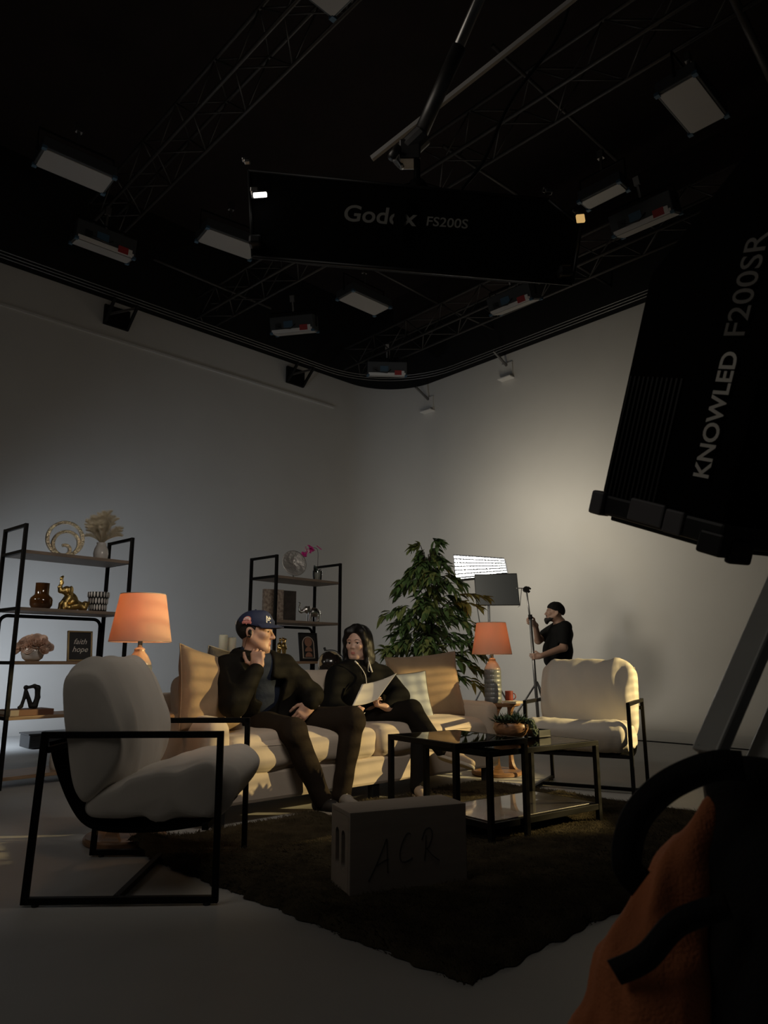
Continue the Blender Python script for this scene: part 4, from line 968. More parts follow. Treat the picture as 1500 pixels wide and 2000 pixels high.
for a, l, h in ((2.6, .05, .09), (3.6, .045, .075), (.6, .05, .05)):
    q = spline([(0, 0, .075), (math.cos(a) * l * .5, math.sin(a) * l * .5, .075 + h * .7), (math.cos(a) * l, math.sin(a) * l, .075 + h)], 6); vs = []; fs = []
    for i, p in enumerate(q):
        w_ = .022 * math.sin(PI * min(1, .12 + i / (len(q) - 1) * .9)) ; vs += [(p[0] - math.sin(a) * w_, p[1] + math.cos(a) * w_, p[2]), (p[0], p[1], p[2] - .004), (p[0] + math.sin(a) * w_, p[1] - math.cos(a) * w_, p[2])]
    for i in range(len(q) - 1): fs += [(3 * i, 3 * i + 1, 3 * i + 4, 3 * i + 3), (3 * i + 1, 3 * i + 2, 3 * i + 5, 3 * i + 4)]
    mb.add(vs, fs)
mb.build('leaf', 'succulent_dark', t, True)
st = spline([(0, 0, .075), (.002, 0, .2), (0, 0, .30), (-.02, -.02, .335), (-.07, -.07, .325), (-.125, -.12, .275)], 8); mb = MB(); mb.tube([V(p) for p in st], .0025, 6); mb.build('stem', 'bark', t, True)
g = random.Random(4)
for k, (x, y, z) in enumerate([(.01, .0, .345), (-.06, -.06, .32), (-.085, -.075, .30), (-.10, -.10, .285), (-.12, -.11, .26), (-.135, -.13, .25), (-.07, -.08, .34), (-.11, -.12, .305)]):
    mb = MB(); R = Matrix.Rotation(g.uniform(0, 6), 3, 'Z') @ Matrix.Rotation(g.uniform(.6, 1.4), 3, 'X')
    for q in range(5): a = 2 * PI * q / 5; mb.ell(R @ V(.020 * math.cos(a), .020 * math.sin(a), 0) + V(x, y, z), (.021, .016, .005), 8, R @ Matrix.Rotation(a, 3, 'Z'))
    mb.build('blossom', 'orchid' if k % 4 != 3 else 'orchid_pale', t, True)
def upbook(label, s, w, h, th, m, rz, grp='upright books on the middle unit'):
    t = thing('book', label, 'book', on(sh2, s, .16, 3), rz, grp); mb = MB(); mb.box((0, 0, h / 2), (w - .006, th - .012, h - .008)); mb.build('pages', 'page', t)
    mb = MB(); mb.box((0, -th / 2, h / 2), (w, .005, h)); mb.box((0, th / 2, h / 2), (w, .005, h)); mb.box((-w / 2, 0, h / 2), (.005, th, h)); mb.build('cover', m, t, bevel=.0015); return t
upbook('beige patterned book standing upright on the middle unit', .10, .20, .30, .05, 'book_beige', 30)
upbook('dark leather style book standing upright beside the beige one', .285, .17, .30, .05, 'book_dark', 40)
elephant('elephant_figurine', 'silver elephant figurine with raised trunk on the middle unit', on(sh2, .63, .15, 3), 205, 'silver', 1.0)
t = thing('gold_statuette', 'gold statuette of two embracing figures behind the man\'s face', 'figurine', on(sh2, .20, .13, 2), 30)
mb = MB(); mb.box((0, 0, .014), (.13, .07, .028)); mb.build('base', 'gold_smooth', t, bevel=.003)
f = Field()
for s in (-1, 1): f.chain([(s * .028, 0, .03), (s * .026, 0, .10), (s * .02, 0, .15), (s * .018, 0, .18)], [.02, .019, .023, .01], k=.01); f.ell((s * .016, 0, .205), (.015, .015, .019), k=.004); f.chain([(s * .036, 0, .165), (s * .045, -.012, .12), (-s * .012, -.02, .125)], [.009, .008, .007], k=.005)
f.chain([(.03, 0, .165), (.045, 0, .21), (.005, 0, .225)], [.008, .007, .006], k=.004)
soft('figure', f, .004, 'gold_smooth', t, 1)
t = picture('framed_print', 'framed abstract print of terracotta circles under an arch', on(sh2, .63, .20, 2), 44, .235, .29, 'matt_black', 'art_black', .016)
yy = -.004
mb = MB()
def arch(w, h, z0): return [(-w / 2, z0), (w / 2, z0)] + [(w / 2 * math.cos(a), z0 + h + w / 2 * math.sin(a)) for a in np.linspace(0, PI, 20)]
def halfdisc(r, z0, full=False): return [(r * math.cos(a), z0 + r * math.sin(a)) for a in np.linspace(0, 2 * PI if full else PI, 32)[:(-1 if full else None)]]
def plate(poly, y0, y1, m, nm): mb = MB(); mb.prism(poly, lambda p: V(p[0], y0, p[1]), lambda p: V(p[0], y1, p[1])); return mb.build(nm, m, t)
plate(arch(.155, .145, .03), .002, -.0005, 'art_cream', 'arch_motif'); plate(arch(.13, .145, .035), .001, -.0015, 'art_black', 'arch_motif')
plate(halfdisc(.048, .195, True), 0, -.0025, 'terracotta', 'disc_motif'); plate(halfdisc(.046, .10), 0, -.0025, 'terracotta', 'disc_motif'); plate(halfdisc(.046, .045), 0, -.0025, 'terracotta', 'disc_motif')
# globe on its floor stand, candle stand
t = thing('globe', 'black and gold globe on a dark stand between the two seated people', 'globe', (-.44, 6.0, 0))
mb = MB(); mb.ell((0, 0, .862), (.105, .105, .105), 36); mb.build('sphere', 'globe_map', t, True)
mb = MB(); mb.tube(arc((0, 0, .862), .113, -70, 110, 20), .004, 8); mb.build('meridian', 'matt_black', t, True)
mb = MB(); mb.tube([(.0, 0, .75), (0, 0, .05)], .014, 12); mb.lathe([(0, 0), (.14, 0), (.14, .02), (.03, .05), (.014, .06)], n=30); mb.tube([(.035, 0, .755), (0, 0, .75)], .01, 8); mb.tube([(-.04, 0, .968), (-.052, 0, .995)], .01, 8); mb.build('stand', 'matt_black', t, True, angle=40)
t = thing('candle_stand', 'tall turned stand with wooden bowl behind the man', 'candle holder', (-1.292, 6.0, 0))
mb = MB(); mb.lathe([(0, .84), (.03, .835), (.07, .855), (.088, .885), (.086, .915), (.07, .915), (.05, .895), (0, .89)], n=32); mb.build('bowl', 'bowl_wood', t, True)
mb = MB(); mb.lathe([(0, 0), (.12, 0), (.12, .025), (.05, .05), (.025, .1), (.022, .3), (.035, .36), (.02, .42), (.02, .7), (.032, .76), (.02, .80), (.026, .84)], n=28); mb.build('column', 'ivory', t, True)
for i, (x, y, h, r, lab) in enumerate(((-1.318, 5.975, .20, .036, 'ivory pillar candle in the bowl behind the man, nearer and taller'), (-1.258, 6.03, .18, .034, 'ivory pillar candle in the bowl behind the man, right hand shorter one'))):
    t = thing('pillar_candle', lab, 'candle', (x, y, .897), 0, 'ivory candles'); mb = MB(); mb.lathe([(0, 0), (r, 0), (r, h - .012), (r - .004, h), (r - .012, h - .004), (0, h - .01)], n=28); mb.build('wax', 'ivory', t, True); mb = MB(); mb.tube([(0, 0, h - .012), (.001, 0, h + .008)], .0012, 6); mb.build('wick', 'matt_black', t)

# ================================================================ plants
def leaf_verts(o, d, up, L, W, bend):
    d = V(d).normalized(); s = d.cross(V(up)); s = s.normalized() if s.length > .01 else V(1, 0, 0); n = s.cross(d); vs = []; prof = [(.0, .06), (.22, .72), (.45, 1.), (.72, .68), (1., .0)]
    for q, w in prof:
        c = V(o) + d * (L * q) - V(0, 0, 1) * (bend * L * q * q); w2 = W * w / 2
        vs += [c - s * w2 + n * w2 * .45, c, c + s * w2 + n * w2 * .45]
    fs = []
    for i in range(4): fs += [(3 * i, 3 * i + 1, 3 * i + 4, 3 * i + 3), (3 * i + 1, 3 * i + 2, 3 * i + 5, 3 * i + 4)]
    return vs, fs
def ficus():
    t = thing('ficus_tree', 'leafy green artificial ficus tree behind the sofa', 'plant', (.40, 6.55, 0)); g = random.Random(12)
    mb = MB(); mb.lathe([(0, 0), (.11, 0), (.15, .24), (.155, .26), (.14, .26), (.135, .24), (0, .235)], n=32); mb.build('pot', 'matt_black', t, True, angle=50)
    mb = MB()
    for k in range(3):
        pts = [V(.03 * math.cos(2.1 * k + z * 4), .03 * math.sin(2.1 * k + z * 4), .2 + z) for z in np.linspace(0, 1.25, 14)]; mb.tube(pts, [.022 - .010 * i / 13 for i in range(14)], 8)
    mb.build('trunk', 'bark', t, True)
    br = MB(); groups = {'leaf': [], 'leaf_light': [], 'leaf_lit_yellow': []}
    n = 44
    for k in range(n):
        q = k / (n - 1); z0 = .66 + .95 * q; a = k * 2.4 + g.uniform(-.3, .3); R = (.46 * (1 - q ** 2.2) ** .9 + .09) * g.uniform(.62, 1.08)
        if q > .93: R *= .7
        rise = .08 + .20 * q + g.uniform(-.06, .04)
        p0 = V(0, 0, z0); p1 = V(math.cos(a) * R * .55, math.sin(a) * R * .55, z0 + rise); p2 = V(math.cos(a) * R, math.sin(a) * R, z0 + rise * .75 - .10 * (1 - q))
        c = [V(p) for p in spline([tuple(p0), tuple(p1), tuple(p2)], 7)]; br.tube(c, [.005 - .0036 * i / (len(c) - 1) for i in range(len(c))], 5)
        for i in range(2, len(c)):
            for h in range(3 if i > 4 else 2):
                b = a + g.uniform(-1.35, 1.35); d = V(math.cos(b), math.sin(b), g.uniform(-.8, .15)); L = g.uniform(.085, .125)
                m = 'leaf' if g.random() < .70 else 'leaf_light'
                if d.x > .2 and c[i].x > .34 and g.random() < .7: m = 'leaf_lit_yellow'  # right-hand leaves coloured yellow in place of warm light falling on them
                groups[m].append(leaf_verts(c[i] + V(g.uniform(-.015, .015), g.uniform(-.015, .015), g.uniform(-.02, .02)), d, (g.uniform(-.3, .3), g.uniform(-.3, .3), 1), L, L * g.uniform(.38, .48), g.uniform(.1, .6)))
    for p2, m in (((.50, -.12, 1.44), 'leaf_lit_yellow'), ((.42, -.2, 1.36), 'leaf_lit_yellow'), ((.44, -.25, .93), 'leaf_light'), ((-.40, -.2, .98), 'leaf_light'), ((.36, -.3, 1.02), 'leaf'), ((.1, -.1, 1.93), 'leaf'), ((-.12, -.05, 1.90), 'leaf_light')):
        c = [V(p) for p in spline([(0, 0, p2[2] - .2), (p2[0] * .55, p2[1] * .55, p2[2] + .03), p2], 8)]; br.tube(c, [.005 - .003 * i / (len(c) - 1) for i in range(len(c))], 5)
        for i in range(8, len(c)):
            for h in range(3): d = V(p2[0], p2[1], 0).normalized() + V(g.uniform(-.9, .9), g.uniform(-.9, .9), g.uniform(-.7, .2)); L = g.uniform(.08, .12); groups[m].append(leaf_verts(c[i], d, (g.uniform(-.3, .3), g.uniform(-.3, .3), 1), L, L * .42, g.uniform(.1, .5)))
    for h in range(16):
        b = g.uniform(0, 6.28); d = V(math.cos(b) * .6, math.sin(b) * .6, g.uniform(.2, 1)); groups['leaf'].append(leaf_verts(V(0, 0, g.uniform(1.65, 1.84)), d, (0, 0, 1), .07, .03, .3))
    br.tube([(0, 0, 1.4), (.01, 0, 1.85)], .005, 6); br.build('branches', 'bark', t, True)
    for m, L in groups.items():
        mb = MB()
        for v, f in L: mb.add(v, f)
        o = mb.build('foliage', m, t, True)
        if m != 'leaf': o['label'] = 'lighter yellow green leaves'
ficus()
pc = V(.735, 4.32, .452)
t = thing('succulent_arrangement', 'green succulents with trailing strands in the wooden bowl', 'plant', pc + V(0, 0, .05)); g = random.Random(6)
for k in range(12):
    a = g.uniform(0, 6.28); r = .085 * math.sqrt(g.random()); c = V(r * math.cos(a), r * math.sin(a), .022); mb = MB(); nl = 16; H_ = g.uniform(.05, .085)
    for q in range(nl):
        b = q * 2.4; el = .35 + 1.1 * q / nl; d = V(math.cos(b) * math.cos(el), math.sin(b) * math.cos(el), math.sin(el)); mb.add(*leaf_verts(c + d * .004, d, (0, 0, 1) if el < 1.2 else (1, 0, 0), H_ * g.uniform(.8, 1.15), .016, .1))
    mb.build('rosette', 'succulent' if k % 3 else 'succulent_dark', t, True)
mb = MB()
for k in range(10):
    a = g.uniform(-.9, .9); x0 = V(.085 * math.cos(a), .085 * math.sin(a), .03); dx = V(math.cos(a), math.sin(a), 0); c = spline([tuple(x0), tuple(x0 + dx * .035 + V(0, 0, .015)), tuple(x0 + dx * .055 + V(0, 0, -.03)), tuple(x0 + dx * (.05 + .02 * g.random()) + V(0, 0, -.05 - .018 * g.random()))], 7); mb.tube([V(p) for p in c], .0016, 5)
    for p in c[2:]:
        for q in range(2): mb.ell(V(p) + V(g.uniform(-.008, .008), g.uniform(-.008, .008), g.uniform(-.006, .006)), (.0055, .0045, .007), 6)
mb.build('trailing_strands', 'succulent_dark', t, True)
vase('wooden_bowl', 'carved brown wooden bowl on the low glass table', [(0, 0), (.06, 0), (.085, .018), (.102, .05), (.098, .078), (.09, .085)], 'bowl_wood', pc)
t = thing('glass_tray', 'small dark glass tray behind the trailing plant', 'tray', V(.905, 4.36, .452), 37); mb = MB(); mb.box((0, 0, .004), (.10, .09, .008)); mb.build('base', 'black_plastic', t, bevel=.002)
mb = MB()
for c, s in (((0, -.043, .024), (.10, .004, .034)), ((0, .043, .024), (.10, .004, .034)), ((-.048, 0, .024), (.004, .09, .034)), ((.048, 0, .024), (.004, .09, .034))): mb.box(c, s)
mb.build('rim', 'panel_dark', t)

# ================================================================ film lights at the back
DB = 10.0
t = thing('led_panel', 'bright white panel light with fabric grid on a stand at the back', 'studio light', (1.34, 10.05, 0))
o0 = V(t.location); TLp, TRp, BRp, BLp = [V(p) - o0 for p in ((.995, 10.12, 2.358), (1.672, 9.9, 2.278), (1.686, 9.78, 2.062), (1.009, 10.0, 2.018))]
ctr = (TLp + TRp + BRp + BLp) / 4; nn = (TRp - TLp).cross(BLp - TLp).normalized(); nn = nn if nn.y < 0 else -nn
mb = MB(); q = [p + (p - ctr) * .04 for p in (BLp, BRp, TRp, TLp)]; mb.hexa([p - nn * .09 for p in q] + [p - nn * .012 for p in q]); mb.build('housing', 'black_plastic', t)
emis('led', (1., .985, .93), 42.)
mb = MB(); q = (BLp, BRp, TRp, TLp); mb.hexa([p - nn * .012 for p in q] + [p for p in q]); mb.build('diffuser', 'led', t)
mb = MB(); N1, N2 = 16, 6
for i in range(N1 + 1): a = BLp.lerp(BRp, i / N1); b = TLp.lerp(TRp, i / N1); mb.beam(a + nn * .02, b + nn * .02, .004, .04, up=nn)
for j in range(N2 + 1): a = BLp.lerp(TLp, j / N2); b = BRp.lerp(TRp, j / N2); mb.beam(a + nn * .02, b + nn * .02, .004, .04, up=nn)
mb.build('fabric_grid', 'black_fabric', t)
px_ = 1.463 - o0.x
mb = MB(); mb.tube([(px_, .02, .25), (px_, .02, 1.7)], .017, 12); mb.tube([(px_, .02, 1.6), (px_, .02, 2.1)], .012, 10); mb.build('pole', 'dull_steel', t, True)
for k in range(3):
    a = 2.1 * k + .4; mb = MB(); mb.tube([(px_, .02, .75), (px_ + .45 * math.cos(a), .02 + .45 * math.sin(a), .02)], .012, 8); mb.tube([(px_, .02, .28), (px_ + .24 * math.cos(a), .02 + .24 * math.sin(a), .36)], .008, 8); mb.build('leg', 'dull_steel', t, True)
mb = MB(); mb.tube([V(p) for p in spline([(-.05, -.04, 1.65), (-.02, -.06, 1.4), (.05, -.08, .9), (.09, -.06, .1)], 8)], .007, 6); mb.build('power_cable', 'black_plastic', t, True)
t = thing('flag_stand', 'steel stand held by the standing man, its arm carrying a black flag', 'light stand', (2.0, 9.72, 0)); o0 = V(t.location)
mb = MB(); mb.tube([V(2.02, 9.72, .0) - o0, V(1.965, 9.72, 1.47) - o0], .021, 14); mb.build('lower_tube', 'dull_steel', t, True)
mb = MB(); mb.tube([V(1.967, 9.72, 1.4) - o0, V(1.925, 9.72, 1.86) - o0], .012, 12); mb.build('upper_tube', 'dull_steel', t, True)
mb = MB(); mb.tube([V(1.967, 9.72, 1.44) - o0, V(1.965, 9.72, 1.5) - o0], .028, 12); mb.tube([V(1.965, 9.68, 1.46) - o0, V(1.965, 9.64, 1.46) - o0], .012, 8); mb.build('collar', 'black_metal', t, True)
mb = MB(); mb.tube([V(1.925, 9.69, 1.84) - o0, V(1.925, 9.76, 1.84) - o0], .04, 16); mb.beam(V(1.90, 9.72, 1.87) - o0, V(1.97, 9.72, 1.80) - o0, .03); mb.tube([V(1.95, 9.7, 1.87) - o0, V(1.985, 9.7, 1.84) - o0], .012, 8); mb.build('grip_head', 'black_metal', t, True, angle=40)
mb = MB(); mb.tube([V(1.93, 9.7, 1.85) - o0, V(1.80, 9.7, 1.855) - o0, V(1.79, 9.7, 1.85) - o0], .006, 8); mb.tube([V(1.86, 9.7, 1.85) - o0, V(1.83, 9.7, 1.62) - o0, V(1.80, 9.7, 1.60) - o0], .005, 6); mb.build('grip_arm', 'dull_steel', t, True)
for k in range(3):
    a = 2.1 * k + 1.0; mb = MB(); mb.tube([V(.02, 0, .62), (.02 + .42 * math.cos(a), .42 * math.sin(a), .02)], .012, 8); mb.build('leg', 'dull_steel', t, True)
t = thing('black_flag', 'rectangular black fabric flag below the bright panel light', 'flag', (1.52, 9.7, 1.85)); o0 = V(t.location)
mb = MB(); q = [V(1.245, 9.7, 1.625), V(1.825, 9.7, 1.628), V(1.80, 9.7, 2.05), V(1.225, 9.7, 2.04)]; c_ = sum(q, V(0, 0, 0)) / 4
mb.hexa([p - o0 + V(0, .004, 0) for p in q] + [p - o0 - V(0, .004, 0) for p in q]); mb.build('cloth', 'panel_dark', t)
mb = MB(); mb.tube([p - o0 for p in q], .008, 8, True); mb.build('frame', 'black_metal', t, True)
cb = spline([(2.6, 8.7, .006), (3.05, 8.35, .006), (3.42, 7.95, .006), (3.8, 7.5, .006), (4.3, 6.9, .006), (4.9, 6.3, .006)], 8); mb = MB(); mb.tube([V(p) for p in cb], .007, 6); tag(mb.build('floor_cable', 'black_plastic', None, True), 'black cable running across the floor behind the right armchair', 'cable')
# ================================================================ people
def frame3(fwd, up=(0, 0, 1)):
    f = V(fwd).normalized(); u = V(up); u = (u - f * u.dot(f)).normalized(); l = u.cross(f); return np.array([[f.x, l.x, u.x], [f.y, l.y, u.y], [f.z, l.z, u.z]])
class Loc:
    """a local frame: x forward, y to its left, z up"""
    def __init__(s, c, R, k=1.): s.c = np.array(c, float); s.R = R; s.k = k
    def p(s, *a): return s.c + s.R @ (np.array(a, float) * s.k)
    def m4(s): return Matrix(((*s.R[0], s.c[0]), (*s.R[1], s.c[1]), (*s.R[2], s.c[2]), (0, 0, 0, 1)))
    def rot(s, axis='Z', a=0.): return s.R @ np.array(Matrix.Rotation(a, 3, axis))
def head(f, h, fem=False, wide=1., beard=False):
    k = h.k; R = h.R
    def E(c, r, K=.02, neg=False, mx=None): f.ell(h.p(*c), np.array(r) * k, R if mx is None else mx, K * k, neg)
    def C(a, b, ra, rb=None, K=.01, neg=False): f.cap(h.p(*a), h.p(*b), ra * k, (ra if rb is None else rb) * k, K * k, neg)
    w = wide
    E((-.018, 0, .035), (.098, .076 * w, .088)); E((.022, 0, -.02), (.070, .066 * w, .085), .03)
    E((.030, 0, -.068), (.055, .050 * w, .045), .03)
    C((.070, -.010, -.102), (.070, .010, -.102), .019 if not fem else .016, None, .025)
    for s in (-1, 1):
        C((-.005, s * .056 * w, -.045), (.055, s * .026 * w, -.096), .022, .018, .03)           # jaw
        E((.060, s * .040 * w, -.022), (.026, .024, .022), .02)                                # cheek
        C((.080, s * .012, .024), (.066, s * .050 * w, .020), .0115 if not fem else .008, .009, .014)   # brow
        E((.095, s * .032, -.001), (.017, .017, .011), .012, True)                             # eye socket
        C((.0805, s * .018, .0080), (.0835, s * .031, .0098), .0040, .0048, .004); C((.0835, s * .031, .0098), (.0765, s * .047, .0055), .0048, .0042, .004)                 # upper lid
        C((.0800, s * .019, -.0070), (.0820, s * .032, -.0085), .0038, .0044, .004); C((.0820, s * .032, -.0085), (.0760, s * .046, -.0050), .0044, .0038, .004)              # lower lid
        if fem: E((.089, s * .0125, -.033), (.0095, .0072, .0068), .006)                       # nostril wing
        else: E((.096, s * .0125, -.036), (.0115, .0085, .0085), .006); E((.1, s * .006, -.0445), (.005, .0035, .003), .002, True)
        m = h.R @ np.array(Matrix.Rotation(s * -.35, 3, 'Z') @ Matrix.Rotation(-.2, 3, 'Y'))
        E((-.022, s * .079 * w, -.008), (.020, .0075, .033), .008, mx=m); E((-.018, s * .086 * w, -.006), (.011, .005, .019), .005, True, mx=m)
        E((-.012, s * .078 * w, -.036), (.009, .006, .010), .006, mx=m)
    nl = .114 if not fem else .104
    if fem: C((.082, 0, .010), (.090, 0, -.022), .0068, .0080, .012); E((.0925, 0, -.029), (.0095, .0095, .0080), .008)
    else: C((.085, 0, .014), (nl - .006, 0, -.026), .0075, .0095, .012); E((nl - .004, 0, -.033), (.0115, .0115, .010), .008)
    j, q, dx = (.78, .80, -.0015) if fem else (1., 1., 0.)
    for y in (-1, 1):
        C((.0845 + dx, y * .018 * q, -.0670), (.0895 + dx, 0, -.0645), .0042 * j, .0056 * j, .006); C((.0845 + dx, y * .015 * q, -.0735), (.0885 + dx, 0, -.0748), .0048 * j, .0064 * j, .006)
        C((.0925 + dx, y * .019 * q, -.0695), (.0962 + dx, 0, -.0692), .0012, .0018, .003, True)
    E((.094, 0, -.050), (.003, .004, .008), .006, True); E((.094, 0, -.088), (.008, .018, .006), .010, True)
def hand(f, W, X, N, T, curls, thumb, k=1., K=.006, spread=.03):
    X = V(X).normalized(); N = V(N); N = (N - X * N.dot(X)).normalized(); Y = N.cross(X); T = V(T); T = Y if Y.dot(T) > 0 else -Y; W = V(W)
    A = lambda v: np.array(v)
    R = np.array([[X[i], Y[i], N[i]] for i in range(3)])
    f.box(A(W + X * .052 * k), np.array((.046, .040, .0135)) * k, .0125 * k, R, .012 * k); f.cap(A(W - X * .02), A(W + X * .03 * k), .025 * k, .024 * k, .02)
    f.ell(A(W + X * .035 * k + T * .026 * k + N * .010 * k), np.array((.030, .018, .015)) * k, R, .012)
    L = ((.043, .026, .021), (.047, .029, .022), (.043, .027, .021), (.034, .021, .019))
    for i in range(4):
        b = W + X * (.092 - .004 * abs(i - 1)) * k + T * (.030 - .0202 * i) * k; a = 0; dirx = (X + T * spread * (1.5 - i)).normalized(); p = b - dirx * .02 * k; r = (.0092, .0096, .0092, .0082)[i] * k
        f.cap(A(p), A(b), r * 1.05, r * 1.02, K)
        p = b
        for s_, (ln, cu) in enumerate(zip(L[i], curls[i] if isinstance(curls[0], (list, tuple)) else curls)):
            a += cu; d = dirx * math.cos(a) + N * math.sin(a); q = p + d * ln * k; f.cap(A(p), A(q), r, r * .90, .004); p = q; r *= .90
    p = W + X * .022 * k + T * .030 * k + N * .006 * k; r = .0125 * k
    for ln, d in zip((.044, .032, .026), thumb):
        d = (X * d[0] + T * d[1] + N * d[2]).normalized(); q = p + d * ln * k; f.cap(A(p), A(q), r, r * .88, .006); p = q; r *= .88
def finish(o, h, lip, skin, q_=1.):
    me = o.data; n = len(me.polygons); ce = np.empty(n * 3, np.float32); me.polygons.foreach_get('center', ce); ce = ce.reshape(-1, 3).astype(float)
    q = (ce - h.c) @ h.R / h.k; m = ((q[:, 0] > .083) & (np.abs(q[:, 1]) < .0215) & (((q[:, 2] + .0695) / (.0115 * q_)) ** 2 + (q[:, 1] / (.0215 * q_)) ** 2 < 1)); me.polygons.foreach_set('material_index', m.astype(np.int32))
def face_bits(root, h, hair, fem=False, gaze=(0, 0), brows=True):
    for s in (-1, 1):
        g = V(1, gaze[0], gaze[1]).normalized(); c = V(.0730, s * .0315, .0005); mb = MB(); mb.ell(c, (.0125, .0125, .0125), 20); mb.cur = 1
        q = g.to_track_quat('Z', 'Y').to_matrix(); mb.add([c + q @ V(.0058 * math.cos(a), .0058 * math.sin(a), .0117) for a in np.linspace(0, 2 * PI, 17)[:-1]] + [c + g * .0131], [(i, (i + 1) % 16, 16) for i in range(16)])
        mb.v = [tuple(h.p(*v)) for v in mb.v]; mb.build('eye', ['eye_white', 'iris'], root, True)
        if brows:
            mb = MB(); pts = spline([(.0895, s * .013, .0215 if not fem else .021), (.0885, s * .030, .0275 if not fem else .0255), (.0760, s * .050, .0215)], 6)
            mb.tube([V(h.p(*p)) for p in pts], [.0022 * h.k * (1.2 if not fem else .8) * (1 - .5 * i / len(pts)) for i in range(len(pts))], 6); mb.build('eyebrow', hair, root, True)
            mb = MB(); pts = spline([(.0838, s * .018, .0050), (.0878, s * .031, .0066), (.0805, s * .046, .0030)], 6); mb.tube([V(h.p(*p)) for p in pts], .0011 * h.k, 5); mb.build('eyelashes', hair, root, True)
def shoe(root, heel, toe, m, k=1., up=(0, 0, 1), laces=True):
    h, t = V(heel), V(toe); R = frame3(t - h, up); L = Loc(h, R); n = (t - h).length; f = Field()
    f.cap(L.p(.0, 0, .045), L.p(n * .45, 0, .052), .034, .032, .02); f.cap(L.p(n * .4, 0, .045), L.p(n * .92, .0, .032), .034, .026, .02); f.cap(L.p(.0, 0, .06), L.p(.01, 0, .095), .034, .036, .02)
    f.box(L.p(n * .45, 0, -.02), (n, .08, .02), .002, R, .004, True); f.ell(L.p(.01, 0, .135), (.04, .03, .03), R, .008, True)
    o = soft('shoe', f, .0055, m, root, 1)
    f = Field(); f.cap(L.p(-.005, 0, .012), L.p(n * .5, 0, .012), .036, .035, .02); f.cap(L.p(n * .5, 0, .012), L.p(n * .94, 0, .012), .037, .028, .02); f.box(L.p(n * .45, 0, .04), (n, .08, .018), .002, R, .003, True); f.box(L.p(n * .45, 0, -.04), (n, .08, .04), .002, R, .003, True)
    soft('sole', f, .0055, 'sole', o, 1)
    if laces:
        mb = MB()
        for i in range(4): x = n * (.38 + .09 * i); z = .084 - .007 * i; mb.tube([V(L.p(x, -.026, z - .012)), V(L.p(x + .008, 0, z + .003)), V(L.p(x, .026, z - .012))], .003, 5)
        mb.build('lace', 'page', o, True)
def pers(label, loc): return np.array(loc, float)

# ---------------------------------------------------------------- seated man with the cap
mh = Loc((-.815, 4.635, 1.067), frame3((1, -.10, -.03)), 1.04)
hipC = np.array((-.75, 4.80, .50)); mid = np.array((-.80, 4.72, .70)); chest = np.array((-.815, 4.655, .83)); neck = np.array((-.845, 4.645, .93))
sR = np.array((-.965, 4.535, .845)); sL = np.array((-.655, 4.735, .85)); eR = np.array((-.875, 4.31, .635)); wR = np.array((-.766, 4.452, .842)); eL = np.array((-.47, 4.80, .665)); wL = np.array((-.462, 4.68, .618))
hR = np.array((-.83, 4.74, .49)); hL = np.array((-.66, 4.86, .49)); kR = np.array((-.53, 4.37, .475)); kL = np.array((-.196, 4.65, .525)); aR = np.array((-.358, 4.43, .10)); aL = np.array((-.258, 4.60, .10))
TR = frame3((.57, -.82, 0))   # torso frame: faces out of the sofa
f = Field(); head(f, mh)
f.cap(mh.p(-.025, 0, -.06), neck, .058, .064, .03); f.ell(chest, (.105, .17, .12), TR, .04); f.ell(mid, (.10, .15, .16), TR, .04); f.ell(hipC, (.11, .16, .10), TR, .04)
f.chain([sR, eR, wR], [.05, .040, .029], .03); f.chain([sL, eL, wL], [.05, .040, .029], .03)
f.chain([hR, kR, aR], [.08, .056, .040], .04); f.chain([hL, kL, aL], [.08, .056, .040], .04)
FIST = ((1.25, 1.45, .9),) * 4
hand(f, wR, (-.10, .10, .97), (.12, .96, -.10), (-1, .1, 0), ((.95, 1.5, 1.0), (1.1, 1.5, 1.0), (1.25, 1.5, 1.0), (1.35, 1.5, 1.0)), ((.5, .85, .1), (.9, .35, -.05), (.95, .1, -.1)), 1.02)
hand(f, wL, (-.62, -.28, -.72), (-.15, .88, -.20), (-.7, 0, .7), ((.3, .55, .4), (.35, .6, .4), (.4, .65, .4), (.5, .7, .4)), ((.75, .6, .2), (.9, .25, .35), (.95, .1, .4)), 1.02)
man = soft('person', f, .0038, ['skin_man', 'lip_man'], None, 1); finish(man, mh, 1, 0)
tag(man, 'seated person in navy cap and dark jacket, fist under the chin', 'person')
face_bits(man, mh, 'hair_short', gaze=(-.25, .02))
f = Field(); f.ell(mh.p(-.024, 0, .030), np.array((.106, .0815, .095)) * 1.04, mh.R, .01); f.box(mh.p(.095, 0, -.06), np.array((.075, .13, .115)) * 1.04, .01, mh.R, .01, True); f.box(mh.p(0, 0, -.12), np.array((.2, .2, .045)) * 1.04, .01, mh.R, .01, True); f.ell(mh.p(-.015, .09, -.015), np.array((.026, .045, .04)) * 1.04, mh.R, .008, True); f.ell(mh.p(-.015, -.09, -.015), np.array((.026, .045, .04)) * 1.04, mh.R, .008, True)
soft('hair', f, .0045, 'hair_short', man, 1)
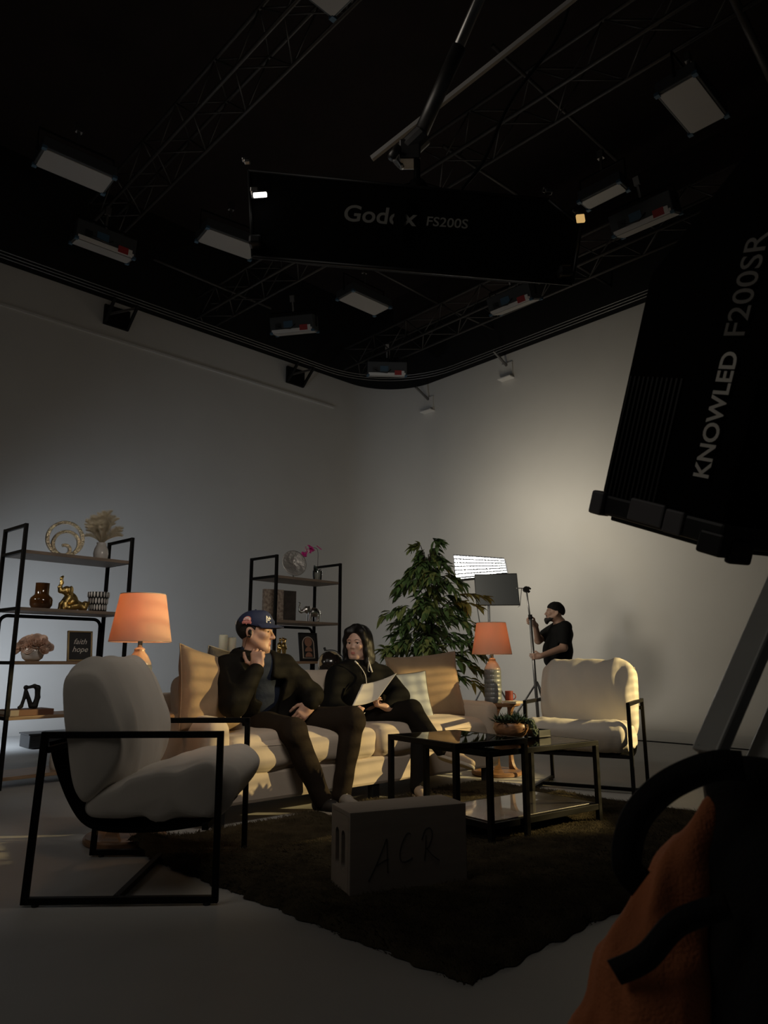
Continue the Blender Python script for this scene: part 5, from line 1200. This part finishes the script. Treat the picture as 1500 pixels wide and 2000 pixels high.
# cap
f = Field(); f.ell(mh.p(-.012, 0, .046), np.array((.110, .088, .086)) * 1.04, mh.R, .01); f.cap(mh.p(.045, 0, .065), mh.p(.045, 0, .088), .055 * 1.04, .03, .05)
f.box(mh.p(-.02, 0, -.052), np.array((.25, .2, .085)) * 1.04, .005, mh.rot('Y', .16), .006, True); f.ell(mh.p(-.014, 0, .028), np.array((.104, .083, .09)) * 1.04, mh.R, .004, True)
cap = soft('baseball_cap', f, .0045, 'navy', man, 2)
mb = MB(); vs = []; fs = []; na = 22; nr = 8
for z_ in (0, -.0045):
    for i in range(na + 1):
        a = -1.25 + 2.5 * i / na
        for j in range(nr + 1):
            q = j / nr; r0 = V(.098 * math.cos(a) - .012, .0865 * math.sin(a)); r1 = V(.095 * math.cos(a) + .075 * max(0, math.cos(a * 1.15)) ** .55, .0905 * math.sin(a)); x = r0.x + (r1.x - r0.x) * q; y = r0.y + (r1.y - r0.y) * q
            vs.append(mh.p(x, y, .052 + z_ - .015 * q - 1.1 * y * y * (.5 + q) + .10 * (x - .085) * -.3))
N1 = (na + 1) * (nr + 1)
for i in range(na):
    for j in range(nr): q = i * (nr + 1) + j; fs += [(q, q + nr + 1, q + nr + 2, q + 1), (N1 + q, N1 + q + 1, N1 + q + nr + 2, N1 + q + nr + 1)]
for i in range(na): q = i * (nr + 1) + nr; fs.append((q, q + nr + 1, N1 + q + nr + 1, N1 + q)); q = i * (nr + 1); fs.append((q + nr + 1, q, N1 + q, N1 + q + nr + 1))
mb.add(vs, fs); mb.build('brim', 'navy', cap, True, angle=60)
mb = MB(); mb.ell(mh.p(-.012, 0, .133), (.007, .007, .005), 10); mb.build('button', 'navy', cap, True)
def decal(pts2, h, az, z, lift, m, nm, par, th=.0022):
    """a small embroidered shape wrapped on the crown of the cap"""
    mb = MB(); vs = []
    for e in (0, th):
        for u, v in pts2:
            a = az + u / .100; zz = z + v; rr = math.sqrt(max(.02, 1 - ((zz - .046) / .088) ** 2)); vs.append(h.p(-.012 + (.114 + lift + e) * rr * math.cos(a), (.092 + lift + e) * rr * math.sin(a), zz))
    n = len(pts2); mb.add(vs, [tuple(range(n, 2 * n))] + [(i, (i + 1) % n, n + (i + 1) % n, n + i) for i in range(n)]); return mb.build(nm, m, par)
def bar(x0, y0, x1, y1, w): d = V(x1 - x0, y1 - y0).normalized() * w / 2; return [(x0 - d.y, y0 + d.x), (x0 + d.y, y0 - d.x), (x1 + d.y, y1 - d.x), (x1 - d.y, y1 + d.x)]
for q in (bar(-.016, .033, -.012, .002, .008), bar(-.012, .004, .010, .004, .008), bar(-.004, -.022, .010, .020, .007), bar(.010, .020, .022, -.022, .007), bar(0, -.006, .017, -.006, .006)):
    decal([(-x, y) for x, y in q], mh, -.50, .076, .007, 'white_thread', 'cap_logo', cap)
patch = [(.022 * math.cos(a), .004 + .022 * math.sin(a)) for a in np.linspace(-.3, PI + .3, 16)] + [(-.027, -.012), (-.024, -.022), (-.004, -.019), (0, -.026), (.004, -.019), (.024, -.022), (.027, -.012)]
decal(patch, mh, -1.78, .064, .006, 'pink_thread', 'side_patch', cap)['label'] = 'pink and white embroidered patch'
decal([(x * .78, y * .72 + .002) for x, y in patch[:16]], mh, -1.78, .064, .008, 'white_thread', 'side_patch', cap)
for q in (bar(-.02, -.013, .02, -.013, .004), bar(-.012, .012, .014, .0, .004), bar(-.014, .0, .012, .012, .003)): decal(q, mh, -1.78, .064, .0097, 'pink_thread', 'side_patch', cap)
decal([(-.011, -.012), (.011, -.012), (.011, .012), (-.011, .012)], mh, -2.75, .05, .006, 'white_thread', 'back_logo', cap)
mb = MB(); mb.ell(mh.p(-.014, -.087, -.006), (.014, .011, .018), 14); mb.tube([V(mh.p(*p)) for p in ((-.01, -.093, .005), (-.004, -.094, -.02), (-.012, -.092, -.036), (-.024, -.09, -.03))], .005, 8); mb.build('earpiece', 'black_plastic', man, True)
mb = MB(); mb.tube([V(mh.p(*p)) for p in spline([(-.028, -.086, -.03), (-.038, -.075, -.065), (-.05, -.068, -.11)], 6)], .0015, 5); mb.build('earpiece_cord', 'black_plastic', man, True)
# clothes
f = Field(); f.ell(chest, (.118, .185, .135), TR, .04); f.ell(mid, (.118, .165, .18), TR, .04); f.ell(hipC + (0, 0, .03), (.125, .17, .09), TR, .04); f.cap(neck, neck + (0, 0, .02), .068, .066, .03); f.cap(neck + (0, 0, -.03), mh.p(-.02, 0, -.09), .06, .06, .01, True)
f.fold = wave(.0035, 26, 31); soft('shirt', f, .007, 'shirt_blue', man)
f = Field(); f.ell(chest + (0, 0, -.005), (.138, .205, .15), TR, .05); f.ell(mid, (.148, .195, .20), TR, .05); f.ell(hipC + (0, 0, .04), (.158, .20, .10), TR, .05)
f.chain([sR, eR], [.085, .072], .05); f.chain([eR, wR + (wR - eR) * -.08], [.074, .050], .03); f.cap(sL + (-.03, -.03, -.08), hL + (.02, -.04, .08), .085, .09, .05); f.chain([sL, eL], [.085, .074], .05); f.chain([eL, wL + (eL - wL) * .12], [.074, .054], .03)
cc = neck + (0, 0, -.015)
for i in range(12):
    a, b = (math.radians(-150 + 300 * q / 12) for q in (i, i + 1)); r = lambda t: cc + TR @ np.array((-.082 * math.cos(t), .105 * math.sin(t), .022 * math.cos(t))); f.cap(r(a), r(b), .034, .034, .02)
f.cap(neck + (0, 0, -.06), neck + (0, 0, .16), .066, .074, .012, True)
for z0, w_ in ((.93, .055), (.82, .040), (.70, .045), (.58, .06)): pass
f.ops.append(('b', chest + TR @ np.array((.13, .02, -.03)), np.array((.075, .038, .16)), .02, TR @ np.array(Matrix.Rotation(-.10, 3, 'X')), .015, True)); f.box(mid + TR @ np.array((.145, .03, -.08)), (.06, .060, .16), .02, TR @ np.array(Matrix.Rotation(-.15, 3, 'X')), .015, True)
f.fold = wave(.0065, 22, 32, (1, 1, .8)); soft('jacket', f, .0065, 'jacket', man)
f = Field(); f.ell(hipC + (0, 0, -.005), (.13, .18, .10), TR, .04); f.chain([hR, kR, aR + (0, 0, -.01)], [.105, .078, .058], .03); f.chain([hL, kL, aL + (0, 0, -.01)], [.105, .078, .056], .03); f.box(hipC + (0, 0, .16), (.2, .2, .10), .01, None, .01, True)
f.fold = wave(.005, 24, 33); soft('trousers', f, .0065, 'trousers', man)
shoe(man, (aR[0] - .025, aR[1] + .01, .014), (aR[0] + .17, aR[1] - .14, .022), 'shoe_dark'); shoe(man, (aL[0] - .02, aL[1] + .02, .018), (aL[0] + .12, aL[1] - .19, .022), 'shoe_grey')
wd = V(eL - wL).normalized(); wc = V(wL) + wd * .012; WR = frame3(wd, (.3, -1, .3)); WL = Loc(wc, WR)
mb = MB(); mb.tube([V(WL.p(0, .032 * math.cos(a), .030 * math.sin(a))) for a in np.linspace(0, 2 * PI, 25)[:-1]], .006, 8, True); mb.tube([V(WL.p(0, .002, .028)), V(WL.p(0, .002, .040))], [.021, .019], 20); mb.build('wrist_watch', 'gold_smooth', man, True, angle=40)

# ---------------------------------------------------------------- seated woman with the papers
wh = Loc((-.185, 5.285, 1.012), frame3((-.42, -.90, -.03)), 1.0)
hipC = np.array((-.16, 5.33, .50)); mid = np.array((-.175, 5.30, .66)); chest = np.array((-.178, 5.275, .78)); neck = np.array((-.180, 5.285, .875))
sR = np.array((-.33, 5.17, .785)); sL = np.array((-.01, 5.37, .785)); eR = np.array((-.365, 5.06, .585)); wR = np.array((-.235, 4.97, .535)); eL = np.array((.11, 5.25, .645)); wL = np.array((.022, 5.085, .575))
hR = np.array((-.24, 5.28, .49)); hL = np.array((-.07, 5.40, .49)); kR = np.array((.19, 5.09, .555)); aR = np.array((.375, 4.92, .315)); kL = np.array((.245, 5.10, .44)); aL = np.array((.222, 4.90, .085))
TR = frame3((.45, -.89, .12))
f = Field(); head(f, wh, True, 1.03)
f.cap(wh.p(-.03, 0, -.06), neck, .047, .052, .03); f.ell(chest, (.09, .145, .10), TR, .04); f.ell(mid, (.085, .125, .14), TR, .04); f.ell(hipC, (.10, .15, .09), TR, .04)
f.chain([sR, eR, wR], [.042, .034, .025], .03); f.chain([sL, eL, wL], [.042, .034, .025], .03); f.chain([hR, kR, aR], [.072, .05, .035], .04); f.chain([hL, kL, aL], [.072, .05, .035], .04)
hand(f, wL, (-.88, -.30, .18), (.12, .10, 1), (-.3, .9, .3), ((.9, 1.2, .8), (1.0, 1.2, .8), (1.1, 1.2, .8), (1.15, 1.2, .8)), ((.7, .5, .45), (.95, .1, .2), (1, 0, .1)), .88)
hand(f, wR, (.95, -.1, .02), (.1, .2, 1), (.2, 1, .2), FIST, ((.7, .5, .4), (.9, .1, .4), (.9, 0, .5)), .88)
wom = soft('person', f, .0038, ['skin_woman', 'lip_woman'], None, 1); finish(wom, wh, 1, 0, .82)
tag(wom, 'seated person with long black hair, legs crossed, holding white papers', 'person')
face_bits(wom, wh, 'hair_black', True, gaze=(.25, .0))
f = Field(); k = .01
f.ell(wh.p(-.024, 0, .042), (.104, .086, .094), wh.R, k); f.ell(wh.p(-.055, 0, -.02), (.075, .086, .11), wh.R, .03)
for s in (-1, 1):
    f.chain([wh.p(.040, s * .020, .118), wh.p(.062, s * .055, .082), wh.p(.052, s * .076, .02), wh.p(.040, s * .083, -.06), wh.p(.036, s * .088, -.14), wh.p(.036, s * .090, -.23)], [.016, .018, .017, .016, .016, .012], .04)
    f.chain([wh.p(.0, s * .078, .0), wh.p(-.005, s * .088, -.10), wh.p(-.005, s * .092, -.24)], [.030, .034, .026], .03)
f.chain([wh.p(-.06, 0, -.05), wh.p(-.075, 0, -.15), wh.p(-.09, 0, -.26)], [.085, .08, .06], .03)
f.ell(wh.p(.100, 0, -.022), (.066, .074, .102), wh.R, .008, True); f.cap(wh.p(.02, 0, -.10), wh.p(.05, 0, -.24), .05, .05, .02, True); f.cap(wh.p(.09, 0, .128), wh.p(.0, 0, .142), .002, .0015, .006, True)
f.fold = wave(.0007, 110, 41, (1, 1, .02)); soft('hair', f, .004, 'hair_black', wom, 3)
f = Field(); f.ell(chest, (.105, .16, .12), TR, .04); f.ell(mid, (.10, .14, .16), TR, .04); f.cap(neck + (0, 0, -.03), neck + (0, 0, -.01), .06, .058, .03); f.cap(neck + (0, 0, -.02), wh.p(-.02, 0, -.09), .052, .06, .01, True); soft('shirt', f, .007, 'hoodie', wom)
f = Field(); f.ell(chest, (.128, .19, .135), TR, .05); f.ell(mid, (.130, .17, .18), TR, .05); f.ell(hipC + (0, 0, .03), (.145, .19, .10), TR, .05)
f.chain([sR, eR], [.075, .066], .05); f.chain([eR, wR], [.068, .046], .03); f.chain([sL, eL], [.075, .066], .05); f.chain([eL, wL + (eL - wL) * .10], [.068, .044], .03)
cc = neck + (0, 0, -.035)
for i in range(12):
    a, b = (math.radians(-140 + 280 * q / 12) for q in (i, i + 1)); r = lambda t: cc + TR @ np.array((-.088 * math.cos(t), .112 * math.sin(t), .020 * math.cos(t))); f.cap(r(a), r(b), .034, .034, .02)
f.ell(cc + TR @ np.array((-.13, 0, -.05)), (.05, .11, .09), TR, .03); f.cap(neck + (0, 0, -.05), neck + (0, 0, .16), .055, .07, .012, True); f.box(chest + TR @ np.array((.125, 0, .06)), (.05, .028, .08), .015, TR, .015, True)
f.fold = wave(.006, 22, 42); soft('hoodie', f, .0065, 'hoodie', wom)
mb = MB(); mb.tube([V(chest + TR @ np.array(p)) for p in spline([(.135, -.075, .075), (.15, -.045, .03), (.15, -.02, -.02), (.148, -.015, -.09)], 6)], .0028, 6); mb.tube([V(chest + TR @ np.array(p)) for p in ((.125, -.088, .09), (.138, -.07, .068))], .006, 8); mb.build('drawstring', 'white_thread', wom, True)
mb = MB(); mb.tube([V(chest + TR @ np.array(p)) for p in ((.128, .018, .095), (.140, .028, .035), (.143, .035, .01))], [.003, .007, .006], 8); mb.build('clip_microphone', 'white_metal', wom, True)
mb = MB(); mb.tube([V(wh.p(*p)) for p in spline([(.03, .094, -.05), (.055, .108, -.13), (.065, .108, -.19), (.06, .118, -.2)], 6)], .0017, 5); mb.ell(wh.p(.03, .096, -.045), (.004, .004, .006), 8); mb.build('earphone_cord', 'white_thread', wom, True)
f = Field(); f.ell(hipC + (0, 0, -.01), (.12, .17, .09), TR, .04); f.chain([hR, kR, aR], [.092, .068, .046], .03); f.chain([hL, kL, aL], [.092, .066, .050], .03); f.box(hipC + (0, 0, .15), (.19, .19, .10), .01, None, .01, True)
f.fold = wave(.0035, 26, 43); soft('leggings', f, .0065, 'leggings', wom)
shoe(wom, (aR[0] + .005, aR[1] - .005, aR[2] - .06), (aR[0] + .18, aR[1] - .15, aR[2] - .10), 'shoe_tan', up=(.55, .2, .75)); shoe(wom, (aL[0] - .005, aL[1] + .02, .018), (aL[0] + .03, aL[1] - .21, .022), 'shoe_tan')
def sheet(name, q, bow, m, label):
    n = 14; vs = []; fs = []; q = [V(p) for p in q]; nrm = (q[1] - q[0]).cross(q[3] - q[0]).normalized(); o = sum(q, V(0, 0, 0)) / 4
    for i in range(n + 1):
        for j in range(n + 1):
            u, v = i / n, j / n; p = (q[0] * (1 - u) + q[1] * u) * (1 - v) + (q[3] * (1 - u) + q[2] * u) * v; vs.append(p - o + nrm * bow * (4 * u * (1 - u)))
    for i in range(n):
        for j in range(n): a = i * (n + 1) + j; fs.append((a, a + n + 1, a + n + 2, a + 1))
    mb = MB(); mb.add(vs, fs); ob = mb.build(name, m, None, True, loc=o); s = ob.modifiers.new('solid', 'SOLIDIFY'); s.thickness = .0012; return tag(ob, label, 'paper')
sheet('paper_sheet', [(-.152, 5.085, .728), (.089, 5.10, .803), (-.043, 5.03, .630), (-.214, 4.985, .590)], .018, 'paper', 'sheets of white paper held by the person with long black hair')
mb = MB(); mb.tube([(0, 0, 0), (.03, -.005, .022), (.045, -.007, .033)], [.0045, .0045, .002], 8); tag(mb.build('pen', 'white_metal', None, True, loc=(-.17, 4.955, .515)), 'pale pen lying between the two seated people', 'pen')

# ---------------------------------------------------------------- standing technician
th = Loc((2.345, 9.97, 1.545), frame3((-1, .05, .10)), 1.06)
neck = np.array((2.43, 10.0, 1.415)); chest = np.array((2.43, 10., 1.26)); belly = np.array((2.38, 10., 1.04)); hipC = np.array((2.40, 10., .88))
sL = np.array((2.45, 9.80, 1.33)); sR = np.array((2.43, 10.21, 1.34)); eL = np.array((2.40, 9.74, 1.065)); wL = np.array((2.075, 9.675, .955)); eR = np.array((2.14, 10.10, 1.17)); wR = np.array((2.045, 9.80, 1.37))
hL = np.array((2.39, 9.90, .86)); hR = np.array((2.41, 10.10, .86)); kL = np.array((2.33, 9.88, .48)); kR = np.array((2.38, 10.12, .48)); aL = np.array((2.38, 9.88, .09)); aR = np.array((2.44, 10.14, .09))
TR = frame3((-1, 0, 0))
f = Field(); head(f, th, False, 1.08); f.cap(th.p(-.03, 0, -.06), neck, .066, .075, .03); f.ell(chest, (.14, .19, .16), TR, .05); f.ell(belly, (.18, .18, .17), TR, .06); f.ell(hipC, (.14, .17, .12), TR, .05)
f.chain([sL, eL, wL], [.064, .050, .034], .03); f.chain([sR, eR, wR], [.064, .050, .034], .03); f.chain([hL, kL, aL], [.09, .06, .042], .03); f.chain([hR, kR, aR], [.09, .06, .042], .03)
GR = ((.5, 1.1, .9), (.55, 1.15, .9), (.6, 1.15, .9), (.7, 1.15, .9))
hand(f, wL, (-1, -.02, -.06), (0, 1, 0), (0, 0, 1), GR, ((.6, .6, .4), (.9, .1, .5), (.8, -.1, .7)), 1.05); hand(f, wR, (-.85, -.05, .45), (0, -1, 0), (.3, 0, 1), GR, ((.6, .6, .4), (.9, .1, .5), (.8, -.1, .7)), 1.05)
tec = soft('person', f, .005, ['skin_tech', 'lip_tech'], None, 1); finish(tec, th, 1, 0); tag(tec, 'standing bearded person in black shirt and beanie gripping a light stand', 'person')
face_bits(tec, th, 'hair_short', gaze=(0, .2))
f = Field(); f.ell(th.p(-.022, 0, .046), np.array((.114, .094, .098)) * 1.06, th.R, .02); f.ell(th.p(-.10, 0, .02), np.array((.04, .06, .055)) * 1.06, th.R, .03); f.box(th.p(.03, 0, -.06), np.array((.3, .2, .085)) * 1.06, .01, th.rot('Y', -.35), .01, True); f.fold = wave(.002, 60, 51); soft('beanie', f, .006, 'hoodie', tec)
f = Field(); f.chain([th.p(-.01, -.066, -.05), th.p(.05, -.04, -.09), th.p(.082, 0, -.11), th.p(.05, .04, -.09), th.p(-.01, .066, -.05)], [.017, .024, .030, .024, .017], .02); f.cap(th.p(.085, 0, -.10), th.p(.082, 0, -.145), .028, .016, .03); f.chain([th.p(.088, -.024, -.062), th.p(.097, 0, -.053), th.p(.088, .024, -.062)], [.006, .007, .006], .008); f.ell(th.p(.10, 0, -.071), np.array((.02, .016, .006)) * 1.06, th.R, .005, True); f.fold = wave(.002, 80, 52); soft('beard', f, .0055, 'hair_short', tec, 1)
f = Field(); f.ell(chest, (.165, .215, .175), TR, .06); f.ell(belly, (.205, .205, .20), TR, .07); f.ell(np.array((2.375, 10., .90)), (.185, .20, .13), TR, .05); f.chain([sL, sL + (eL - sL) * .72], [.095, .092], .05); f.chain([sR, sR + (eR - sR) * .60], [.095, .09], .05); f.cap(neck + (0, 0, -.03), neck, .09, .08, .03); f.cap(neck + (0, 0, -.02), th.p(-.02, 0, -.09), .074, .08, .01, True); f.cap(sL + (eL - sL) * .95, eL + (wL - eL) * .3, .075, .06, .006, True); f.box((2.375, 10, .70), (.4, .4, .095), .01, None, .01, True)
f.fold = wave(.006, 18, 53); soft('t_shirt', f, .0075, 'hoodie', tec)
f = Field(); f.ell(hipC, (.155, .185, .12), TR, .05); f.chain([hL, kL, aL], [.11, .085, .065], .03); f.chain([hR, kR, aR], [.11, .085, .065], .03); f.fold = wave(.005, 22, 54); soft('trousers', f, .008, 'leggings', tec)
shoe(tec, (aL[0] + .03, aL[1], .004), (aL[0] - .22, aL[1] - .02, .004), 'shoe_dark', laces=False); shoe(tec, (aR[0] + .03, aR[1], .004), (aR[0] - .22, aR[1], .004), 'shoe_dark', laces=False)
# ================================================================ camera and light
cd = bpy.data.cameras.new('camera'); cam = bpy.data.objects.new('camera', cd); COL.objects.link(cam)
cam.location = (0, 0, .88); cam.rotation_euler = (math.radians(90 + 11.8), 0, 0)
cd.sensor_fit = 'HORIZONTAL'; cd.sensor_width = 36; cd.lens = 36 * 1400 / 1500; cd.clip_start = .05
cd.dof.use_dof = True; cd.dof.focus_distance = 4.6; cd.dof.aperture_fstop = 9.0
SC.camera = cam
def aim(o, p): o.rotation_euler = (V(p) - V(o.location)).to_track_quat('-Z', 'Y').to_euler()
def area(name, loc, to, sx, sy, e, col, spread=180):
    l = bpy.data.lights.new(name, 'AREA'); l.shape = 'RECTANGLE'; l.size = sx; l.size_y = sy; l.energy = e; l.color = col; l.spread = math.radians(spread)
    o = bpy.data.objects.new(name, l); COL.objects.link(o); o.location = loc; aim(o, to); return o
def spot(name, loc, to, e, col, ang, blend=.3, r=.05):
    l = bpy.data.lights.new(name, 'SPOT'); l.energy = e; l.color = col; l.spot_size = math.radians(ang); l.spot_blend = blend; l.shadow_soft_size = r
    o = bpy.data.objects.new(name, l); COL.objects.link(o); o.location = loc; aim(o, to); return o
# warm projector from the right; a slatted window slide in its gate
k = spot('warm_projector', (5.2, 4.55, 1.85), (.25, 4.85, .60), 1350, (1, .76, .34), 40, .2, .018)
kl = k.data; kl.use_nodes = True; nt = kl.node_tree; em = [n for n in nt.nodes if n.type == 'EMISSION'][0]
tc = nt.nodes.new('ShaderNodeTexCoord'); sep = nt.nodes.new('ShaderNodeSeparateXYZ'); nt.links.new(tc.outputs['Normal'], sep.inputs[0])
def mth(op, a, b=None, c=None):
    n = nt.nodes.new('ShaderNodeMath'); n.operation = op
    for i, q in enumerate((a, b, c)):
        if q is None: continue
        if isinstance(q, (int, float)): n.inputs[i].default_value = q
        else: nt.links.new(q, n.inputs[i])
    return n.outputs[0]
def step(v, a, b, lo=0., hi=1.):
    n = nt.nodes.new('ShaderNodeMapRange'); n.interpolation_type = 'SMOOTHSTEP'
    for nm, q in (('From Min', a), ('From Max', b), ('To Min', lo), ('To Max', hi)): n.inputs[nm].default_value = q
    nt.links.new(v, n.inputs['Value']); return n.outputs['Result']
az = mth('ABSOLUTE', sep.outputs['Z']); gx = mth('DIVIDE', sep.outputs['X'], az); gy = mth('DIVIDE', sep.outputs['Y'], az)
bars = step(mth('SINE', mth('MULTIPLY', mth('ADD', gy, mth('MULTIPLY', gx, .22)), 430.)), -.98, -.45, .45, 1.)
top = step(mth('ADD', gy, mth('MULTIPLY', gx, .50)), 0.138, .124)
left = step(gx, -.23, -.19); right = step(gx, .335, .30); low = step(gy, -.19, -.17)
g = mth('MULTIPLY', mth('MULTIPLY', bars, top), mth('MULTIPLY', mth('MULTIPLY', left, right), low)); nt.links.new(g, em.inputs['Strength'])
spot('wall_wash', (.35, 8.6, 1.8), (3.0, 11.4, 2.3), 95, (1, .91, .74), 130, 1., .3)
spot('wall_wash_high', (1.35, 10.25, 2.9), (2.8, 11.7, 2.75), 110, (1, .92, .75), 165, 1., .3)
spot('blue_uplight', (-4.75, 6.9, .5), (-3.7, 10.3, .45), 280, (.74, .85, 1), 120, 1., .3)
area('softbox_light', (.1, 2.82, 2.52), (-.8, 5.9, 1.35), 1.15, .3, 14.5, (1, .90, .79), 140)
spot('shelf_fill', (-4.9, 2.9, 2.7), (-2.35, 5.75, 1.45), 130, (1, .92, .80), 34, 1., .2)  # unseen off-frame lamp, added to brighten the left shelf objects
area('room_fill', (-3.2, .8, 4.2), (0, 6, .2), 2.5, 2.5, 11, (1, .92, .82))
w = bpy.data.worlds.new('world'); SC.world = w; w.use_nodes = True; w.node_tree.nodes['Background'].inputs[0].default_value = (.9, .95, 1, 1); w.node_tree.nodes['Background'].inputs[1].default_value = .006
SC.view_settings.view_transform = 'Standard'; SC.view_settings.look = 'None'; SC.view_settings.exposure = 0; SC.view_settings.gamma = 1; SC.view_settings.use_curve_mapping = False
SC.cycles.max_bounces = 7; SC.cycles.transparent_max_bounces = 12; SC.cycles.use_denoising = True; SC.cycles.sample_clamp_indirect = 3; SC.cycles.caustics_reflective = False; SC.cycles.caustics_refractive = False
